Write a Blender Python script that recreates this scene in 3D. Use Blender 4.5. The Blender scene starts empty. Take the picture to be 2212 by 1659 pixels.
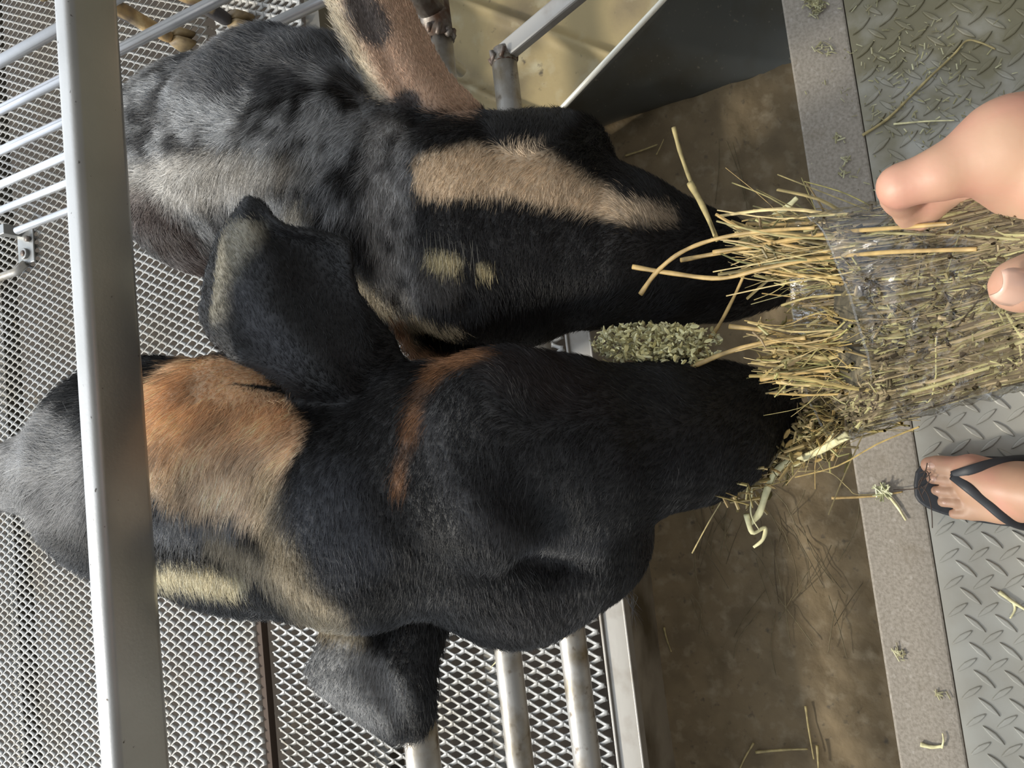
import bpy, bmesh, math, random
import numpy as np
from mathutils import Vector, Matrix, noise
random.seed(7); RNG = np.random.default_rng(7)
C = bpy.context.scene.collection
# ------------------------------------------------------------------ camera
FPX = 1661.0                       # focal length in pixels of a 2212 wide frame
yaw, pit, roll = math.radians(12.0), math.radians(63.26), math.radians(4.2)
EYE = np.array([0, 0, 1.25])
FW = np.array([math.sin(yaw)*math.cos(pit), math.cos(yaw)*math.cos(pit), -math.sin(pit)])
_r = np.cross(FW, [0, 0, 1.0]); _r /= np.linalg.norm(_r); _u = np.cross(_r, FW)
RT = math.cos(roll)*_r + math.sin(roll)*_u; UP = -math.sin(roll)*_r + math.cos(roll)*_u
cam = bpy.data.cameras.new('camera'); camo = bpy.data.objects.new('camera', cam); C.objects.link(camo)
cam.sensor_width = 36; cam.lens = FPX/2212*36; cam.clip_start = 0.02
# the phone is turned on its side: the frame's right is the viewer's down
X_, Y_, Z_ = -UP, RT, -FW
camo.matrix_world = Matrix(((X_[0], Y_[0], Z_[0], EYE[0]), (X_[1], Y_[1], Z_[1], EYE[1]), (X_[2], Y_[2], Z_[2], EYE[2]), (0, 0, 0, 1)))
sc = bpy.context.scene; sc.camera = camo
sc.view_settings.view_transform = 'Standard'; sc.view_settings.look = 'None'
sc.view_settings.gamma = 1; sc.view_settings.use_curve_mapping = False
sc.view_settings.exposure = 0.12
# ------------------------------------------------------------------ sky and sun
w = bpy.data.worlds.new('sky'); sc.world = w; w.use_nodes = True
nt = w.node_tree; bg = nt.nodes['Background']
tc = nt.nodes.new('ShaderNodeTexCoord'); dp = nt.nodes.new('ShaderNodeVectorMath'); dp.operation = 'DOT_PRODUCT'
dp.inputs[1].default_value = (-0.12, 0.90, 0.42)
cr = nt.nodes.new('ShaderNodeValToRGB')
mr = nt.nodes.new('ShaderNodeMapRange'); mr.inputs[1].default_value = -1; mr.inputs[2].default_value = 1
nt.links.new(tc.outputs['Generated'], dp.inputs[0]); nt.links.new(dp.outputs['Value'], mr.inputs[0]); nt.links.new(mr.outputs[0], cr.inputs[0])
cr.color_ramp.elements[0].position = 0.30; cr.color_ramp.elements[0].color = (0.10, 0.10, 0.095, 1)
cr.color_ramp.elements[1].position = 0.93; cr.color_ramp.elements[1].color = (0.86, 0.94, 1.04, 1)
e = cr.color_ramp.elements.new(0.62); e.color = (0.27, 0.275, 0.275, 1)
nt.links.new(cr.outputs[0], bg.inputs[0]); bg.inputs[1].default_value = 2.15
sun = bpy.data.lights.new('sun', 'SUN'); so = bpy.data.objects.new('sun', sun); C.objects.link(so)
sun.energy = 3.6; sun.angle = math.radians(6); sun.color = (1.0, 0.93, 0.80)
so.rotation_euler = Vector((-0.35, 0.80, 0.62)).to_track_quat('Z', 'Y').to_euler()

# ------------------------------------------------------------------ helpers
def ray(a, b):
    a = np.asarray(a, float); b = np.asarray(b, float)
    X = (1659-b)-829.5; Y = a-1106
    return FW + np.multiply.outer(X, RT)/FPX - np.multiply.outer(Y, UP)/FPX
def P(a, b, d): return EYE + ray(a, b)*d             # a place at depth d metres
def G(a, b, z):
    t = ray(a, b); return EYE + t*((z-EYE[2])/t[2])
def PV(a, b, y):
    t = ray(a, b); return EYE + t*(y/t[1])
def UV(p):
    q = np.asarray(p)-EYE; d = q@FW
    return 1106-(q@UP)/d*FPX, 829.5-(q@RT)/d*FPX, d
def smooth(o, on=True):
    if hasattr(o.data, 'polygons'): o.data.polygons.foreach_set('use_smooth', [on]*len(o.data.polygons))
def mesh_obj(name, v, f, mat=None, parent=None, sm=False):
    me = bpy.data.meshes.new(name)
    v = np.asarray(v, dtype=np.float32)
    if isinstance(f, np.ndarray):
        n, k = f.shape
        me.vertices.add(len(v)); me.vertices.foreach_set('co', v.ravel())
        me.loops.add(n*k); me.loops.foreach_set('vertex_index', f.astype(np.int32).ravel())
        me.polygons.add(n); me.polygons.foreach_set('loop_start', np.arange(0, n*k, k, dtype=np.int32))
        me.update(calc_edges=True); me.validate()
    else:
        me.from_pydata([tuple(map(float, x)) for x in v], [], f); me.update()
    o = bpy.data.objects.new(name, me); C.objects.link(o)
    if mat: me.materials.append(mat)
    if parent: o.parent = parent
    if sm: smooth(o)
    return o
def tag(o, label, cat, group=None):
    o['label'] = label; o['category'] = cat
    if group: o['group'] = group
    return o
def struct(o): o['kind'] = 'structure'; return o
def empty(name, loc=(0, 0, 0)):
    o = bpy.data.objects.new(name, None); C.objects.link(o); o.location = loc; return o
class MB:
    def __init__(s): s.v = []; s.f = []
    def add(s, v, f):
        n = len(s.v); s.v += [tuple(map(float, x)) for x in v]; s.f += [tuple(i+n for i in q) for q in f]
    def box(s, c, size, M=None):
        x, y, z = [t/2 for t in size]
        vs = [Vector((i*x, j*y, k*z)) for i in (-1, 1) for j in (-1, 1) for k in (-1, 1)]
        if M: vs = [M@q for q in vs]
        s.add([q+Vector(c) for q in vs], [(0, 1, 3, 2), (4, 6, 7, 5), (0, 4, 5, 1), (2, 3, 7, 6), (0, 2, 6, 4), (1, 5, 7, 3)])
    def tube(s, pts, r, n=8, cap=True, flat=1.0):
        pts = [Vector(p) for p in pts]; m = len(pts); rr = r if hasattr(r, '__len__') else [r]*m
        ref = None; vs = []
        for i, p in enumerate(pts):
            t = (pts[min(i+1, m-1)]-pts[max(i-1, 0)]).normalized()
            if ref is None:
                ref = Vector((0, 0, 1)) if abs(t.z) < .9 else Vector((1, 0, 0))
            a = (ref-t*ref.dot(t)).normalized(); b = t.cross(a); ref = a
            for k in range(n):
                th = 2*math.pi*k/n; vs.append(p+a*math.cos(th)*rr[i]*flat+b*math.sin(th)*rr[i])
        fs = [(i*n+k, i*n+(k+1) % n, (i+1)*n+(k+1) % n, (i+1)*n+k) for i in range(m-1) for k in range(n)]
        if cap: fs += [tuple(range(n-1, -1, -1)), tuple(range((m-1)*n, m*n))]
        s.add(vs, fs)
    def build(s, name, mat=None, parent=None, sm=False): return mesh_obj(name, s.v, s.f, mat, parent, sm)
def bevel(o, w, seg=2):
    m = o.modifiers.new('b', 'BEVEL'); m.width = w; m.segments = seg; m.limit_method = 'ANGLE'; return o

# ------------------------------------------------------------------ materials
def mat(name, base=(.5, .5, .5), rough=.6, metal=0., var=None, bump=None, rusty=None, coat=0., spec=.5):
    m = bpy.data.materials.new(name); m.use_nodes = True; t = m.node_tree; N = t.nodes; L = t.links
    b = N['Principled BSDF']; b.inputs['Base Color'].default_value = (*base, 1)
    b.inputs['Roughness'].default_value = rough; b.inputs['Metallic'].default_value = metal
    b.inputs['Specular IOR Level'].default_value = spec; b.inputs['Coat Weight'].default_value = coat
    tcn = N.new('ShaderNodeTexCoord'); col = None
    if var:   # list of (colour, scale, low, high, detail)
        for (c2, scl, lo, hi, det) in var:
            no = N.new('ShaderNodeTexNoise'); no.inputs['Scale'].default_value = scl; no.inputs['Detail'].default_value = det
            L.new(tcn.outputs['Object'], no.inputs['Vector'])
            mp = N.new('ShaderNodeMapRange'); mp.inputs[1].default_value = lo; mp.inputs[2].default_value = hi
            L.new(no.outputs['Fac'], mp.inputs[0])
            mx = N.new('ShaderNodeMix'); mx.data_type = 'RGBA'
            if col is None: mx.inputs[6].default_value = (*base, 1)
            else: L.new(col, mx.inputs[6])
            mx.inputs[7].default_value = (*c2, 1); L.new(mp.outputs[0], mx.inputs[0]); col = mx.outputs[2]
        L.new(col, b.inputs['Base Color'])
    if bump:  # (scale, strength, distance)
        no = N.new('ShaderNodeTexNoise'); no.inputs['Scale'].default_value = bump[0]; no.inputs['Detail'].default_value = 6
        L.new(tcn.outputs['Object'], no.inputs['Vector'])
        bp = N.new('ShaderNodeBump'); bp.inputs['Strength'].default_value = bump[1]; bp.inputs['Distance'].default_value = bump[2]
        L.new(no.outputs['Fac'], bp.inputs['Height']); L.new(bp.outputs[0], b.inputs['Normal'])
    return m
M_galv = mat('galvanised_steel', (.33, .335, .33), .42, .75, [((.25, .25, .24), 14, .45, .7, 4), ((.20, .17, .13), 5, .58, .8, 6)], (180, .15, .001))
M_rail = mat('rail_steel', (.44, .43, .41), .36, .85, [((.36, .35, .33), 9, .4, .7, 5), ((.30, .25, .20), 4, .60, .8, 6), ((.07, .06, .05), 150, .70, .76, 3)], (300, .2, .0006))
M_pipe_dirty = mat('dirty_galvanised_pipe', (.40, .385, .36), .42, .55, [((.20, .16, .10), 18, .45, .68, 6), ((.11, .08, .05), 60, .60, .75, 6)], (120, .25, .001))
M_rust = mat('rusty_pipe', (.20, .18, .16), .5, .45, [((.09, .045, .025), 26, .42, .60, 6), ((.30, .28, .25), 50, .62, .72, 4)], (90, .5, .002))
M_side = mat('side_fence_galvanised', (.60, .62, .66), .30, .8, [((.48, .49, .50), 9, .4, .7, 4)], (150, .1, .001))
M_grate = mat('grating_steel', (.40, .40, .39), .50, .25, [((.33, .31, .27), 6, .45, .7, 6), ((.22, .18, .12), 30, .62, .8, 6)])
M_conc = mat('walkway_edging', (.27, .24, .20), .85, .0, [((.20, .175, .14), 220, .4, .65, 4), ((.33, .30, .26), 90, .60, .75, 4), ((.15, .12, .08), 12, .60, .85, 6)], (420, .45, .001))
M_plate = mat('checker_plate', (.33, .32, .28), .50, .25, [((.26, .24, .195), 9, .45, .7, 6), ((.18, .15, .09), 5, .60, .8, 8)], (60, .12, .001))
def stain_plate(m):
    t = m.node_tree; N = t.nodes; L = t.links; b = N['Principled BSDF']; src = b.inputs['Base Color'].links[0].from_socket
    tcn = N.new('ShaderNodeTexCoord'); sp = N.new('ShaderNodeSeparateXYZ'); L.new(tcn.outputs['Object'], sp.inputs[0])
    no = N.new('ShaderNodeTexNoise'); no.inputs['Scale'].default_value = 16; no.inputs['Detail'].default_value = 8; L.new(tcn.outputs['Object'], no.inputs[0])
    mp = N.new('ShaderNodeMapRange'); mp.inputs[1].default_value = .0; mp.inputs[2].default_value = .55; mp.inputs[3].default_value = -.45; mp.inputs[4].default_value = .30; L.new(sp.outputs[0], mp.inputs[0])
    ad = N.new('ShaderNodeMath'); ad.operation = 'ADD'; L.new(no.outputs[0], ad.inputs[0]); L.new(mp.outputs[0], ad.inputs[1])
    m2 = N.new('ShaderNodeMapRange'); m2.inputs[1].default_value = .48; m2.inputs[2].default_value = .78; m2.inputs[4].default_value = .95; L.new(ad.outputs[0], m2.inputs[0])
    mx = N.new('ShaderNodeMix'); mx.data_type = 'RGBA'; L.new(m2.outputs[0], mx.inputs[0]); L.new(src, mx.inputs[6]); mx.inputs[7].default_value = (.155, .138, .080, 1); L.new(mx.outputs[2], b.inputs['Base Color'])
stain_plate(M_plate)
M_trough = mat('trough_bottom_dirt', (.145, .106, .056), .8, 0, [((.095, .068, .034), 16, .40, .70, 9), ((.21, .17, .11), 40, .52, .85, 9), ((.045, .035, .022), 60, .62, .78, 5)], (22, .55, .012))
M_twall = mat('trough_side_steel', (.34, .31, .26), .45, .5, [((.10, .08, .05), 7, .45, .7, 6)], (60, .15, .001))
M_kerb = mat('kerb_steel', (.34, .325, .30), .45, .5, [((.15, .12, .085), 10, .5, .75, 6)], (80, .15, .001))
M_panel = mat('smooth_grey_sheet', (.085, .088, .080), .38, .45, [((.065, .060, .045), 8, .45, .7, 8), ((.16, .15, .12), 120, .66, .74, 4)], (200, .08, .001))
M_edge = mat('sheet_edge_lit', (.88, .85, .74), .35, .3)  # light caught along the sheet's edge, put into the colour
M_yel = mat('stained_tray', (.33, .26, .13), .7, .0, [((.19, .15, .085), 6, .42, .66, 8), ((.40, .36, .24), 14, .55, .75, 8), ((.10, .08, .05), 45, .66, .76, 6)], (30, .35, .004))
M_dark = mat('earth_below', (.035, .026, .018), .95, 0, [((.06, .045, .03), 12, .5, .7, 6), ((.10, .10, .08), 60, .68, .74, 4)])
M_gap = mat('seam_rust', (.08, .055, .04), .9)
def skin_mat():
    m = mat('skin', (.41, .245, .155), .5, 0, [((.44, .215, .150), 22, .45, .7, 4), ((.34, .19, .12), 9, .5, .75, 4)], (260, .18, .0006))
    b = m.node_tree.nodes['Principled BSDF']; b.inputs['Subsurface Weight'].default_value = .12
    b.inputs['Subsurface Radius'].default_value = (.01, .004, .002); b.inputs['Subsurface Scale'].default_value = .5
    return m
M_skin = skin_mat()
M_nail = mat('nail', (.55, .34, .25), .25, 0, coat=.4)
M_rubber = mat('black_rubber', (.016, .017, .020), .55, 0, None, (120, .15, .0006))
M_hoof = mat('hoof_horn', (.30, .22, .11), .6, 0, [((.16, .11, .06), 40, .4, .7, 5)])
M_shirt = mat('shirt_cloth', (.20, .22, .25), .9); M_short = mat('shorts_cloth', (.05, .055, .07), .9)
def hay_mat(name, cols, rough=.55):
    m = bpy.data.materials.new(name); m.use_nodes = True; t = m.node_tree; N = t.nodes; L = t.links; b = N['Principled BSDF']
    g = N.new('ShaderNodeNewGeometry'); r = N.new('ShaderNodeValToRGB'); L.new(g.outputs['Random Per Island'], r.inputs[0])
    el = r.color_ramp.elements; el[0].color = (*cols[0], 1); el[1].color = (*cols[-1], 1)
    for i, c in list(enumerate(cols))[1:-1]: e = el.new(i/(len(cols)-1)); e.color = (*c, 1)
    no = N.new('ShaderNodeTexNoise'); no.inputs['Scale'].default_value = 90; tcn = N.new('ShaderNodeTexCoord'); L.new(tcn.outputs['Object'], no.inputs[0])
    mp = N.new('ShaderNodeMapRange'); mp.inputs[1].default_value = .3; mp.inputs[2].default_value = .7; mp.inputs[3].default_value = .6; mp.inputs[4].default_value = 1.15
    L.new(no.outputs['Fac'], mp.inputs[0])
    mx = N.new('ShaderNodeVectorMath'); mx.operation = 'SCALE'; L.new(r.outputs[0], mx.inputs[0]); L.new(mp.outputs[0], mx.inputs['Scale'])
    L.new(mx.outputs[0], b.inputs['Base Color']); b.inputs['Roughness'].default_value = rough
    b.inputs['Subsurface Weight'].default_value = 0
    return m
M_hay = hay_mat('hay', [(.09, .07, .028), (.25, .19, .065), (.42, .28, .10), (.14, .13, .045), (.55, .42, .19), (.18, .12, .05), (.36, .33, .12)])
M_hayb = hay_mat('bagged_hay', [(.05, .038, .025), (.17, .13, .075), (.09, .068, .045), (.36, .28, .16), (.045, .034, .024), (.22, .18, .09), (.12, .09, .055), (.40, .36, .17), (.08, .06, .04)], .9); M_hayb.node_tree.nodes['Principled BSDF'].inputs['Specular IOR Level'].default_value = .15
M_straw = hay_mat('straw', [(.42, .25, .09), (.38, .26, .095), (.46, .30, .12)])
M_pale = hay_mat('pale_stem', [(.66, .62, .33), (.72, .66, .38), (.60, .58, .28)])
M_flake = hay_mat('pale_leaf_flakes', [(.42, .44, .20), (.62, .63, .38), (.26, .27, .12), (.70, .70, .50), (.34, .33, .15)])
def fur_mat(name, attr, rough=.45):
    m = bpy.data.materials.new(name); m.use_nodes = True; t = m.node_tree; b = t.nodes['Principled BSDF']
    a = t.nodes.new('ShaderNodeAttribute'); a.attribute_name = attr
    t.links.new(a.outputs['Color'], b.inputs['Base Color']); b.inputs['Roughness'].default_value = rough
    b.inputs['Specular IOR Level'].default_value = .38
    return m
M_coat = fur_mat('goat_coat', 'col', .6); M_fur = fur_mat('goat_fur', 'col', .42)
def film_mat():
    m = bpy.data.materials.new('clear_film'); m.use_nodes = True; t = m.node_tree; N = t.nodes; L = t.links
    for n in list(N): N.remove(n)
    out = N.new('ShaderNodeOutputMaterial'); mx = N.new('ShaderNodeMixShader'); tr = N.new('ShaderNodeBsdfTransparent'); gl = N.new('ShaderNodeBsdfGlossy')
    tr.inputs[0].default_value = (.93, .93, .91, 1); gl.inputs['Roughness'].default_value = .09; gl.inputs[0].default_value = (.95, .96, 1, 1)
    fr = N.new('ShaderNodeFresnel'); fr.inputs[0].default_value = 1.5
    no = N.new('ShaderNodeTexNoise'); no.inputs['Scale'].default_value = 1; no.inputs['Detail'].default_value = 6; no.inputs['Distortion'].default_value = .8
    tcn = N.new('ShaderNodeTexCoord'); mpg = N.new('ShaderNodeMapping'); mpg.inputs['Scale'].default_value = (110, 45, 60); mpg.inputs['Rotation'].default_value = (.2, .3, .35); L.new(tcn.outputs['Object'], mpg.inputs[0]); L.new(mpg.outputs[0], no.inputs[0])
    bp = N.new('ShaderNodeBump'); bp.inputs['Strength'].default_value = .8; bp.inputs['Distance'].default_value = .004
    L.new(no.outputs['Fac'], bp.inputs['Height']); L.new(bp.outputs[0], gl.inputs['Normal']); L.new(bp.outputs[0], fr.inputs['Normal'])
    mu = N.new('ShaderNodeMath'); mu.operation = 'MULTIPLY_ADD'; mu.inputs[1].default_value = 1.6; mu.inputs[2].default_value = -.02; mu.use_clamp = True
    mn = N.new('ShaderNodeMath'); mn.operation = 'MINIMUM'; mn.inputs[1].default_value = .42
    L.new(fr.outputs[0], mu.inputs[0]); L.new(mu.outputs[0], mn.inputs[0]); L.new(mn.outputs[0], mx.inputs[0])
    L.new(tr.outputs[0], mx.inputs[1]); L.new(gl.outputs[0], mx.inputs[2]); L.new(mx.outputs[0], out.inputs[0])
    return m
M_film = film_mat()

# ------------------------------------------------------------------ large structure
ZF = -0.12                         # top of the pen's grating
mb = MB(); mb.box((.2, 0.0275, -.25), (4.4, .085, .5)); bevel(struct(mb.build('kerb_walkway', M_conc)), .003)
# checker plate: slab with raised lugs, one surface
mb = MB(); mb.box((.2, -1.02, -.004), (4.4, 2.008, .008))
def lug(cx, cy, ang, L=.034, W=.0085, H=.0028):
    c, s = math.cos(ang), math.sin(ang); n = 12; vs = []
    for lev, (sc_, z) in enumerate(((1, 0), (.86, H*.75), (.5, H))):
        for k in range(n):
            th = 2*math.pi*k/n; x = math.cos(th)*L/2; y = math.sin(th)*W/2*(1-.35*abs(math.cos(th)))
            x *= (1 if lev == 0 else .96-.06*lev); y *= sc_
            vs.append((cx+c*x-s*y, cy+s*x+c*y, z))
    fs = [(l*n+k, l*n+(k+1) % n, (l+1)*n+(k+1) % n, (l+1)*n+k) for l in range(2) for k in range(n)] + [tuple(range(2*n, 3*n))]
    mb.add(vs, fs)
for i in range(-26, 40):
    for j in range(0, 12):
        x = i*.0375-.02; y = -.034-j*.0365
        lug(x, y, math.radians(125)); lug(x+.01875, y-.01825, math.radians(35+8))
o = struct(mb.build('floor', M_plate, sm=False))
mb = MB(); mb.box((0, .29, -.36), (1, .46, .04))
o = mb.build('floor_trough', M_trough); struct(o)
# rumple the trough floor
bm = bmesh.new()
bmesh.ops.create_grid(bm, x_segments=220, y_segments=60, size=.5)
for v in bm.verts:
    v.co.x = v.co.x*2.65-.55; v.co.y = v.co.y*.45+.285
    n_ = noise.fractal(Vector((v.co.x*9, v.co.y*9, 0)), .8, 2.0, 5)
    v.co.z = -.332+.010*n_+.02*max(0, (v.co.y-.42)/.09)**2
bm.to_mesh(o.data); bm.free(); o.data.materials.clear(); o.data.materials.append(M_trough); smooth(o)
mb = MB(); mb.box((-.3, .512, -.24), (1.9, .018, .22)); struct(mb.build('trim_trough', M_twall))
# kerb: angle steel along the pen
mb = MB(); mb.box((-.3, .523, -.123), (1.9, .044, .006)); mb.box((-.3, .5, -.1325), (1.9, .004, .028))
mb.box((-.3, .546, -.120), (1.9, .005, .012))
bevel(struct(mb.build('trim_kerb', M_kerb)), .0012)
mb = MB(); mb.box((.3, 1.5, -.95), (7, 5, .02)); struct(mb.build('ground', M_dark))

# expanded metal sheets
def grating(x0, x1, y0, y1, lean, name, dxc=.0245, dyc=.045, wdt=.0102, thk=.0022):
    nx = int((x1-x0)/dxc); ny = int((y1-y0)/dyc)
    I, J, K = np.meshgrid(np.arange(nx), np.arange(ny), (0, 1), indexing='ij')
    nodes = np.stack([x0+(I+K*.5)*dxc, y0+(J+K*.5)*dyc], -1).reshape(-1, 2)
    vs = []; fs = []; base = 0
    nrm = np.array([lean, 0, math.sqrt(1-lean*lean)])
    for sx in (-1, 1):
        d = np.array([sx*dxc/2, dyc/2, 0]); L = np.linalg.norm(d); t = d/L
        wv = np.cross(nrm, t); wv /= np.linalg.norm(wv); n2 = np.cross(t, wv)
        p0 = np.concatenate([nodes, np.zeros((len(nodes), 1))], 1); zo = sx*.0009
        segs = []
        for s_, wd in ((-.06, 1.35), (.22, .85), (.5, .72), (.78, .85), (1.06, 1.35)):
            for a, b in ((-1, -1), (1, -1), (1, 1), (-1, 1)):
                segs.append(p0+d*s_+wv*(a*wdt/2*wd)+n2*(b*thk/2)+np.array([0, 0, zo]))
        V = np.stack(segs, 1)                      # node, 20, 3
        F = []
        for q in range(4):
            for k in range(4): F.append((q*4+k, q*4+(k+1) % 4, (q+1)*4+(k+1) % 4, (q+1)*4+k))
        F += [(3, 2, 1, 0), (16, 17, 18, 19)]
        F = np.array(F)
        idx = base+np.arange(len(nodes))[:, None, None]*20+F[None]
        vs.append(V.reshape(-1, 3)); fs.append(idx.reshape(-1, 4)); base += len(nodes)*20
    V = np.concatenate(vs); V[:, 2] += ZF-.004
    o = mesh_obj(name, V, np.concatenate(fs), M_grate); struct(o); return o
grating(-1.2, .575, .56, 1.405, -.55, 'floor_grating')
grating(.58, .80, 1.02, 1.405, -.55, 'floor_grating_corner')
grating(-1.4, 2.3, 1.425, 3.1, .62, 'floor_grating_far')
grating(.83, 2.3, 1.12, 1.405, -.55, 'floor_grating_side')
# frame bars under the sheets
mb = MB(); mb.box((-.3, 1.415, ZF-.016), (2.4, .014, .02)); struct(mb.build('trim_seam', M_gap))
mb = MB()
for y in (.8, 1.1, 1.9, 2.4, 2.9): mb.box((.3, y, ZF-.045), (3.8, .04, .05))
struct(mb.build('beam_under_grating', mat('beam_steel', (.16, .15, .13), .6, .4)))

# stained tray beyond the grey sheet, with folds added to stand for bar shadows
tray = empty('feed_tray', (1.0, .75, -.36)); tag(tray, 'yellow-stained steel feed tray with folds added for bar shadow bands beyond the grey slanted sheet', 'tray')
def child(o, par):
    o.parent = par; o.matrix_parent_inverse = Matrix.Translation(-Vector(par.location)); return o
def tz(x, y):   # tray height: added folds shaping shadow bands, far right to near left
    q = (x*.80-y*.60)*1.0
    return -.385+.022*math.exp(-((q-.235)/.012)**2)+.02*math.exp(-((q-.42)/.014)**2)+.02*math.exp(-((q-.60)/.014)**2)+.02*math.exp(-((q-.80)/.014)**2)
bm = bmesh.new(); bmesh.ops.create_grid(bm, x_segments=260, y_segments=160, size=.5)
for v in bm.verts:
    v.co.x = v.co.x*1.5+1.25; v.co.y = v.co.y*1.06+.59; v.co.z = tz(v.co.x, v.co.y)
me = bpy.data.meshes.new('tray_sheet'); bm.to_mesh(me); bm.free(); me.materials.append(M_yel)
o = bpy.data.objects.new('tray_sheet', me); C.objects.link(o); child(o, tray); smooth(o)
o.modifiers.new('s', 'SOLIDIFY').thickness = .004
# grey slanted sheet closing the trough, its lit cut edge put in as a bright colour
E1 = PV(1205, 245, .515); t = ray(1205, 245)
E1 = EYE+t*1.52; E2 = P(1440, -6, 1.44); E3 = P(1700, -60, 1.50); 
dirE = (E2-E1); E2x = E1+dirE*1.9
xb = .70; D1 = np.array([xb, .515, -.335]); D2 = np.array([xb, .06, -.335]); D2x = D2+np.array([.25, -.05, .10])
E0 = E1-dirE*.25
sheet = empty('slanted_sheet', tuple(D1)); tag(sheet, 'smooth grey metal sheet slanting up out of the trough, with its lit cut edge painted pale', 'metal sheet')
pts = [E0, E2x, E2x+(D2x-D1)*.9+np.array([0, -.12, 0]), D2, D1]
def slab(name, pts, thick, m, par):
    pts = [Vector(map(float, p)) for p in pts]; n = (pts[1]-pts[0]).cross(pts[-1]-pts[0]).normalized()
    if n.z < 0: n = -n
    k = len(pts); vs = pts+[p-n*thick for p in pts]
    fs = [tuple(range(k)), tuple(range(2*k-1, k-1, -1))]+[(i, (i+1) % k, k+(i+1) % k, k+i) for i in range(k)]
    o = mesh_obj(name, [tuple(p) for p in vs], fs, m); child(o, par); return o
# curved sheet between edge line and trough floor
nu, nv = 24, 24; vs = []
for i in range(nu+1):
    a = i/nu; top = E0+(E2x-E0)*a; bot = (D1+(D2-D1)*a/.5) if a < .5 else D2+(np.array([1.30, .05, -.02])-D2)*(a-.5)/.5
    for j in range(nv+1):
        b = j/nv; p = top*(1-b)+bot*b; p = p.copy(); p[2] += .035*math.sin(b*math.pi)*-1; vs.append(p)
fs = [(i*(nv+1)+j, i*(nv+1)+j+1, (i+1)*(nv+1)+j+1, (i+1)*(nv+1)+j) for i in range(nu) for j in range(nv)]
o = mesh_obj('sheet_face', vs, fs, M_panel, sm=True); child(o, sheet); o.modifiers.new('s', 'SOLIDIFY').thickness = .003
mb = MB(); mb.tube([E0+np.array([0, 0, .002]), E2x+np.array([0, 0, .002])], .0058, 8); child(mb.build('cut_edge', M_edge, sm=True), sheet)

# ------------------------------------------------------------------ front fence
YF = .55
def pipe(mb, a, b, r, n=24): mb.tube([a, b], r, n)
def rrect_bar(x0, x1, y, z, hy, hz, rad, name, m):
    prof = []
    for sx, sz, a0 in ((1, 1, 0), (-1, 1, 90), (-1, -1, 180), (1, -1, 270)):
        for k in range(7):
            th = math.radians(a0+k*15); prof.append((sx*(hy-rad)+rad*math.cos(th), sz*(hz-rad)+rad*math.sin(th)))
    n = len(prof); xs = np.linspace(x0, x1, 12); vs = [(x, y+p[0], z+p[1]) for x in xs for p in prof]
    fs = [(i*n+k, (i+1)*n+k, (i+1)*n+(k+1) % n, i*n+(k+1) % n) for i in range(11) for k in range(n)]+[tuple(range(n)), tuple(range(11*n+n-1, 11*n-1, -1))]
    return mesh_obj(name, vs, fs, m, sm=True)
fence = empty('feeding_fence', (0, YF, -.12)); tag(fence, 'grey steel feeding fence, one thick top rail and three round lower pipes, nearest the viewer', 'fence')
child(rrect_bar(-1.3, 1.3, YF, .848, .0105, .0240, .0070, 'top_rail', M_rail), fence)
for x0, x1, z, r, m in ((-1.3, .70, .480, .0205, M_pipe_dirty), (-1.3, .655, .247, .0195, M_pipe_dirty), (-1.3, .725, .0135, .0235, M_pipe_dirty)):
    mb = MB(); pipe(mb, (x0, YF, z), (x1, YF, z), r); child(mb.build('lower_pipe', m, sm=True), fence)
# rusty right-hand ends and joints
mb = MB(); pipe(mb, (.655, YF, .252), (.80, YF, .257), .0235); mb.tube([(.70, YF, .26), (.705, YF-.01, .36), (.74, YF-.02, .44)], .022, 20)
for k in range(14):
    a = random.random()*6.28; mb.tube([(.655+random.uniform(-.006, .006), YF+.022*math.cos(a), .252+.022*math.sin(a)), (.662+random.uniform(-.004, .008), YF+.026*math.cos(a+.2), .252+.024*math.sin(a+.2))], .0042, 6)
child(mb.build('rusty_joint', M_rust, sm=True), fence)
mb = MB()
for k in range(18):
    a = random.random()*6.28; mb.tube([(.722+random.uniform(-.008, .004), YF+.022*math.cos(a), .0135+.022*math.sin(a)), (.732+random.uniform(-.004, .008), YF+.026*math.cos(a+.3), .0135+.025*math.sin(a+.3))], .0042, 6)
mb.tube([(.715, YF, .0135), (.745, YF, .0135)], [.024, .018], 16)
child(mb.build('weld_joint', M_rust, sm=True), fence)
a = Vector((.735, YF, .012)); tgt = Vector(map(float, P(1265, -30, 1.30))); dd = (tgt-a)
mb = MB(); M3 = dd.normalized().to_track_quat('X', 'Z').to_matrix()
mb.box(a+dd*.75, (dd.length*1.5, .034, .022), M3); child(bevel(mb.build('brace_bar', M_kerb), .004), fence)
mb = MB()
for x in (-1.22, 1.22):
    mb = MB(); mb.tube([(x, YF, -.9), (x, YF, .848)], .024, 20); child(mb.build('post', M_galv, sm=True), fence)

# side fence, six pipes running back
sf = empty('side_fence', (.8, 1.5, -.12)); tag(sf, 'shiny galvanised pen divider of six thin pipes running away from the feeding fence', 'fence')
for z, r, y0, y1 in ((.455, .0105, .7, 2.9), (.356, .0098, .7, 2.9), (.252, .0098, .76, 2.9), (.148, .0098, .8, 2.7), (.053, .0100, .8, 2.6), (-.064, .0105, 1.0, 2.16)):
    mb = MB(); mb.tube([(.8, y0, z), (.8, y1, z)], r, 16); child(mb.build('divider_pipe', M_side, sm=True), sf)
mb = MB(); mb.tube([(.8, .70, -.10), (.8, .70, .47)], .013, 16); child(mb.build('divider_post', M_side, sm=True), sf)
mb = MB(); mb.tube([(.8, 2.85, -.11), (.8, 2.85, .47)], .013, 16); child(mb.build('divider_post', M_side, sm=True), sf)
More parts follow.
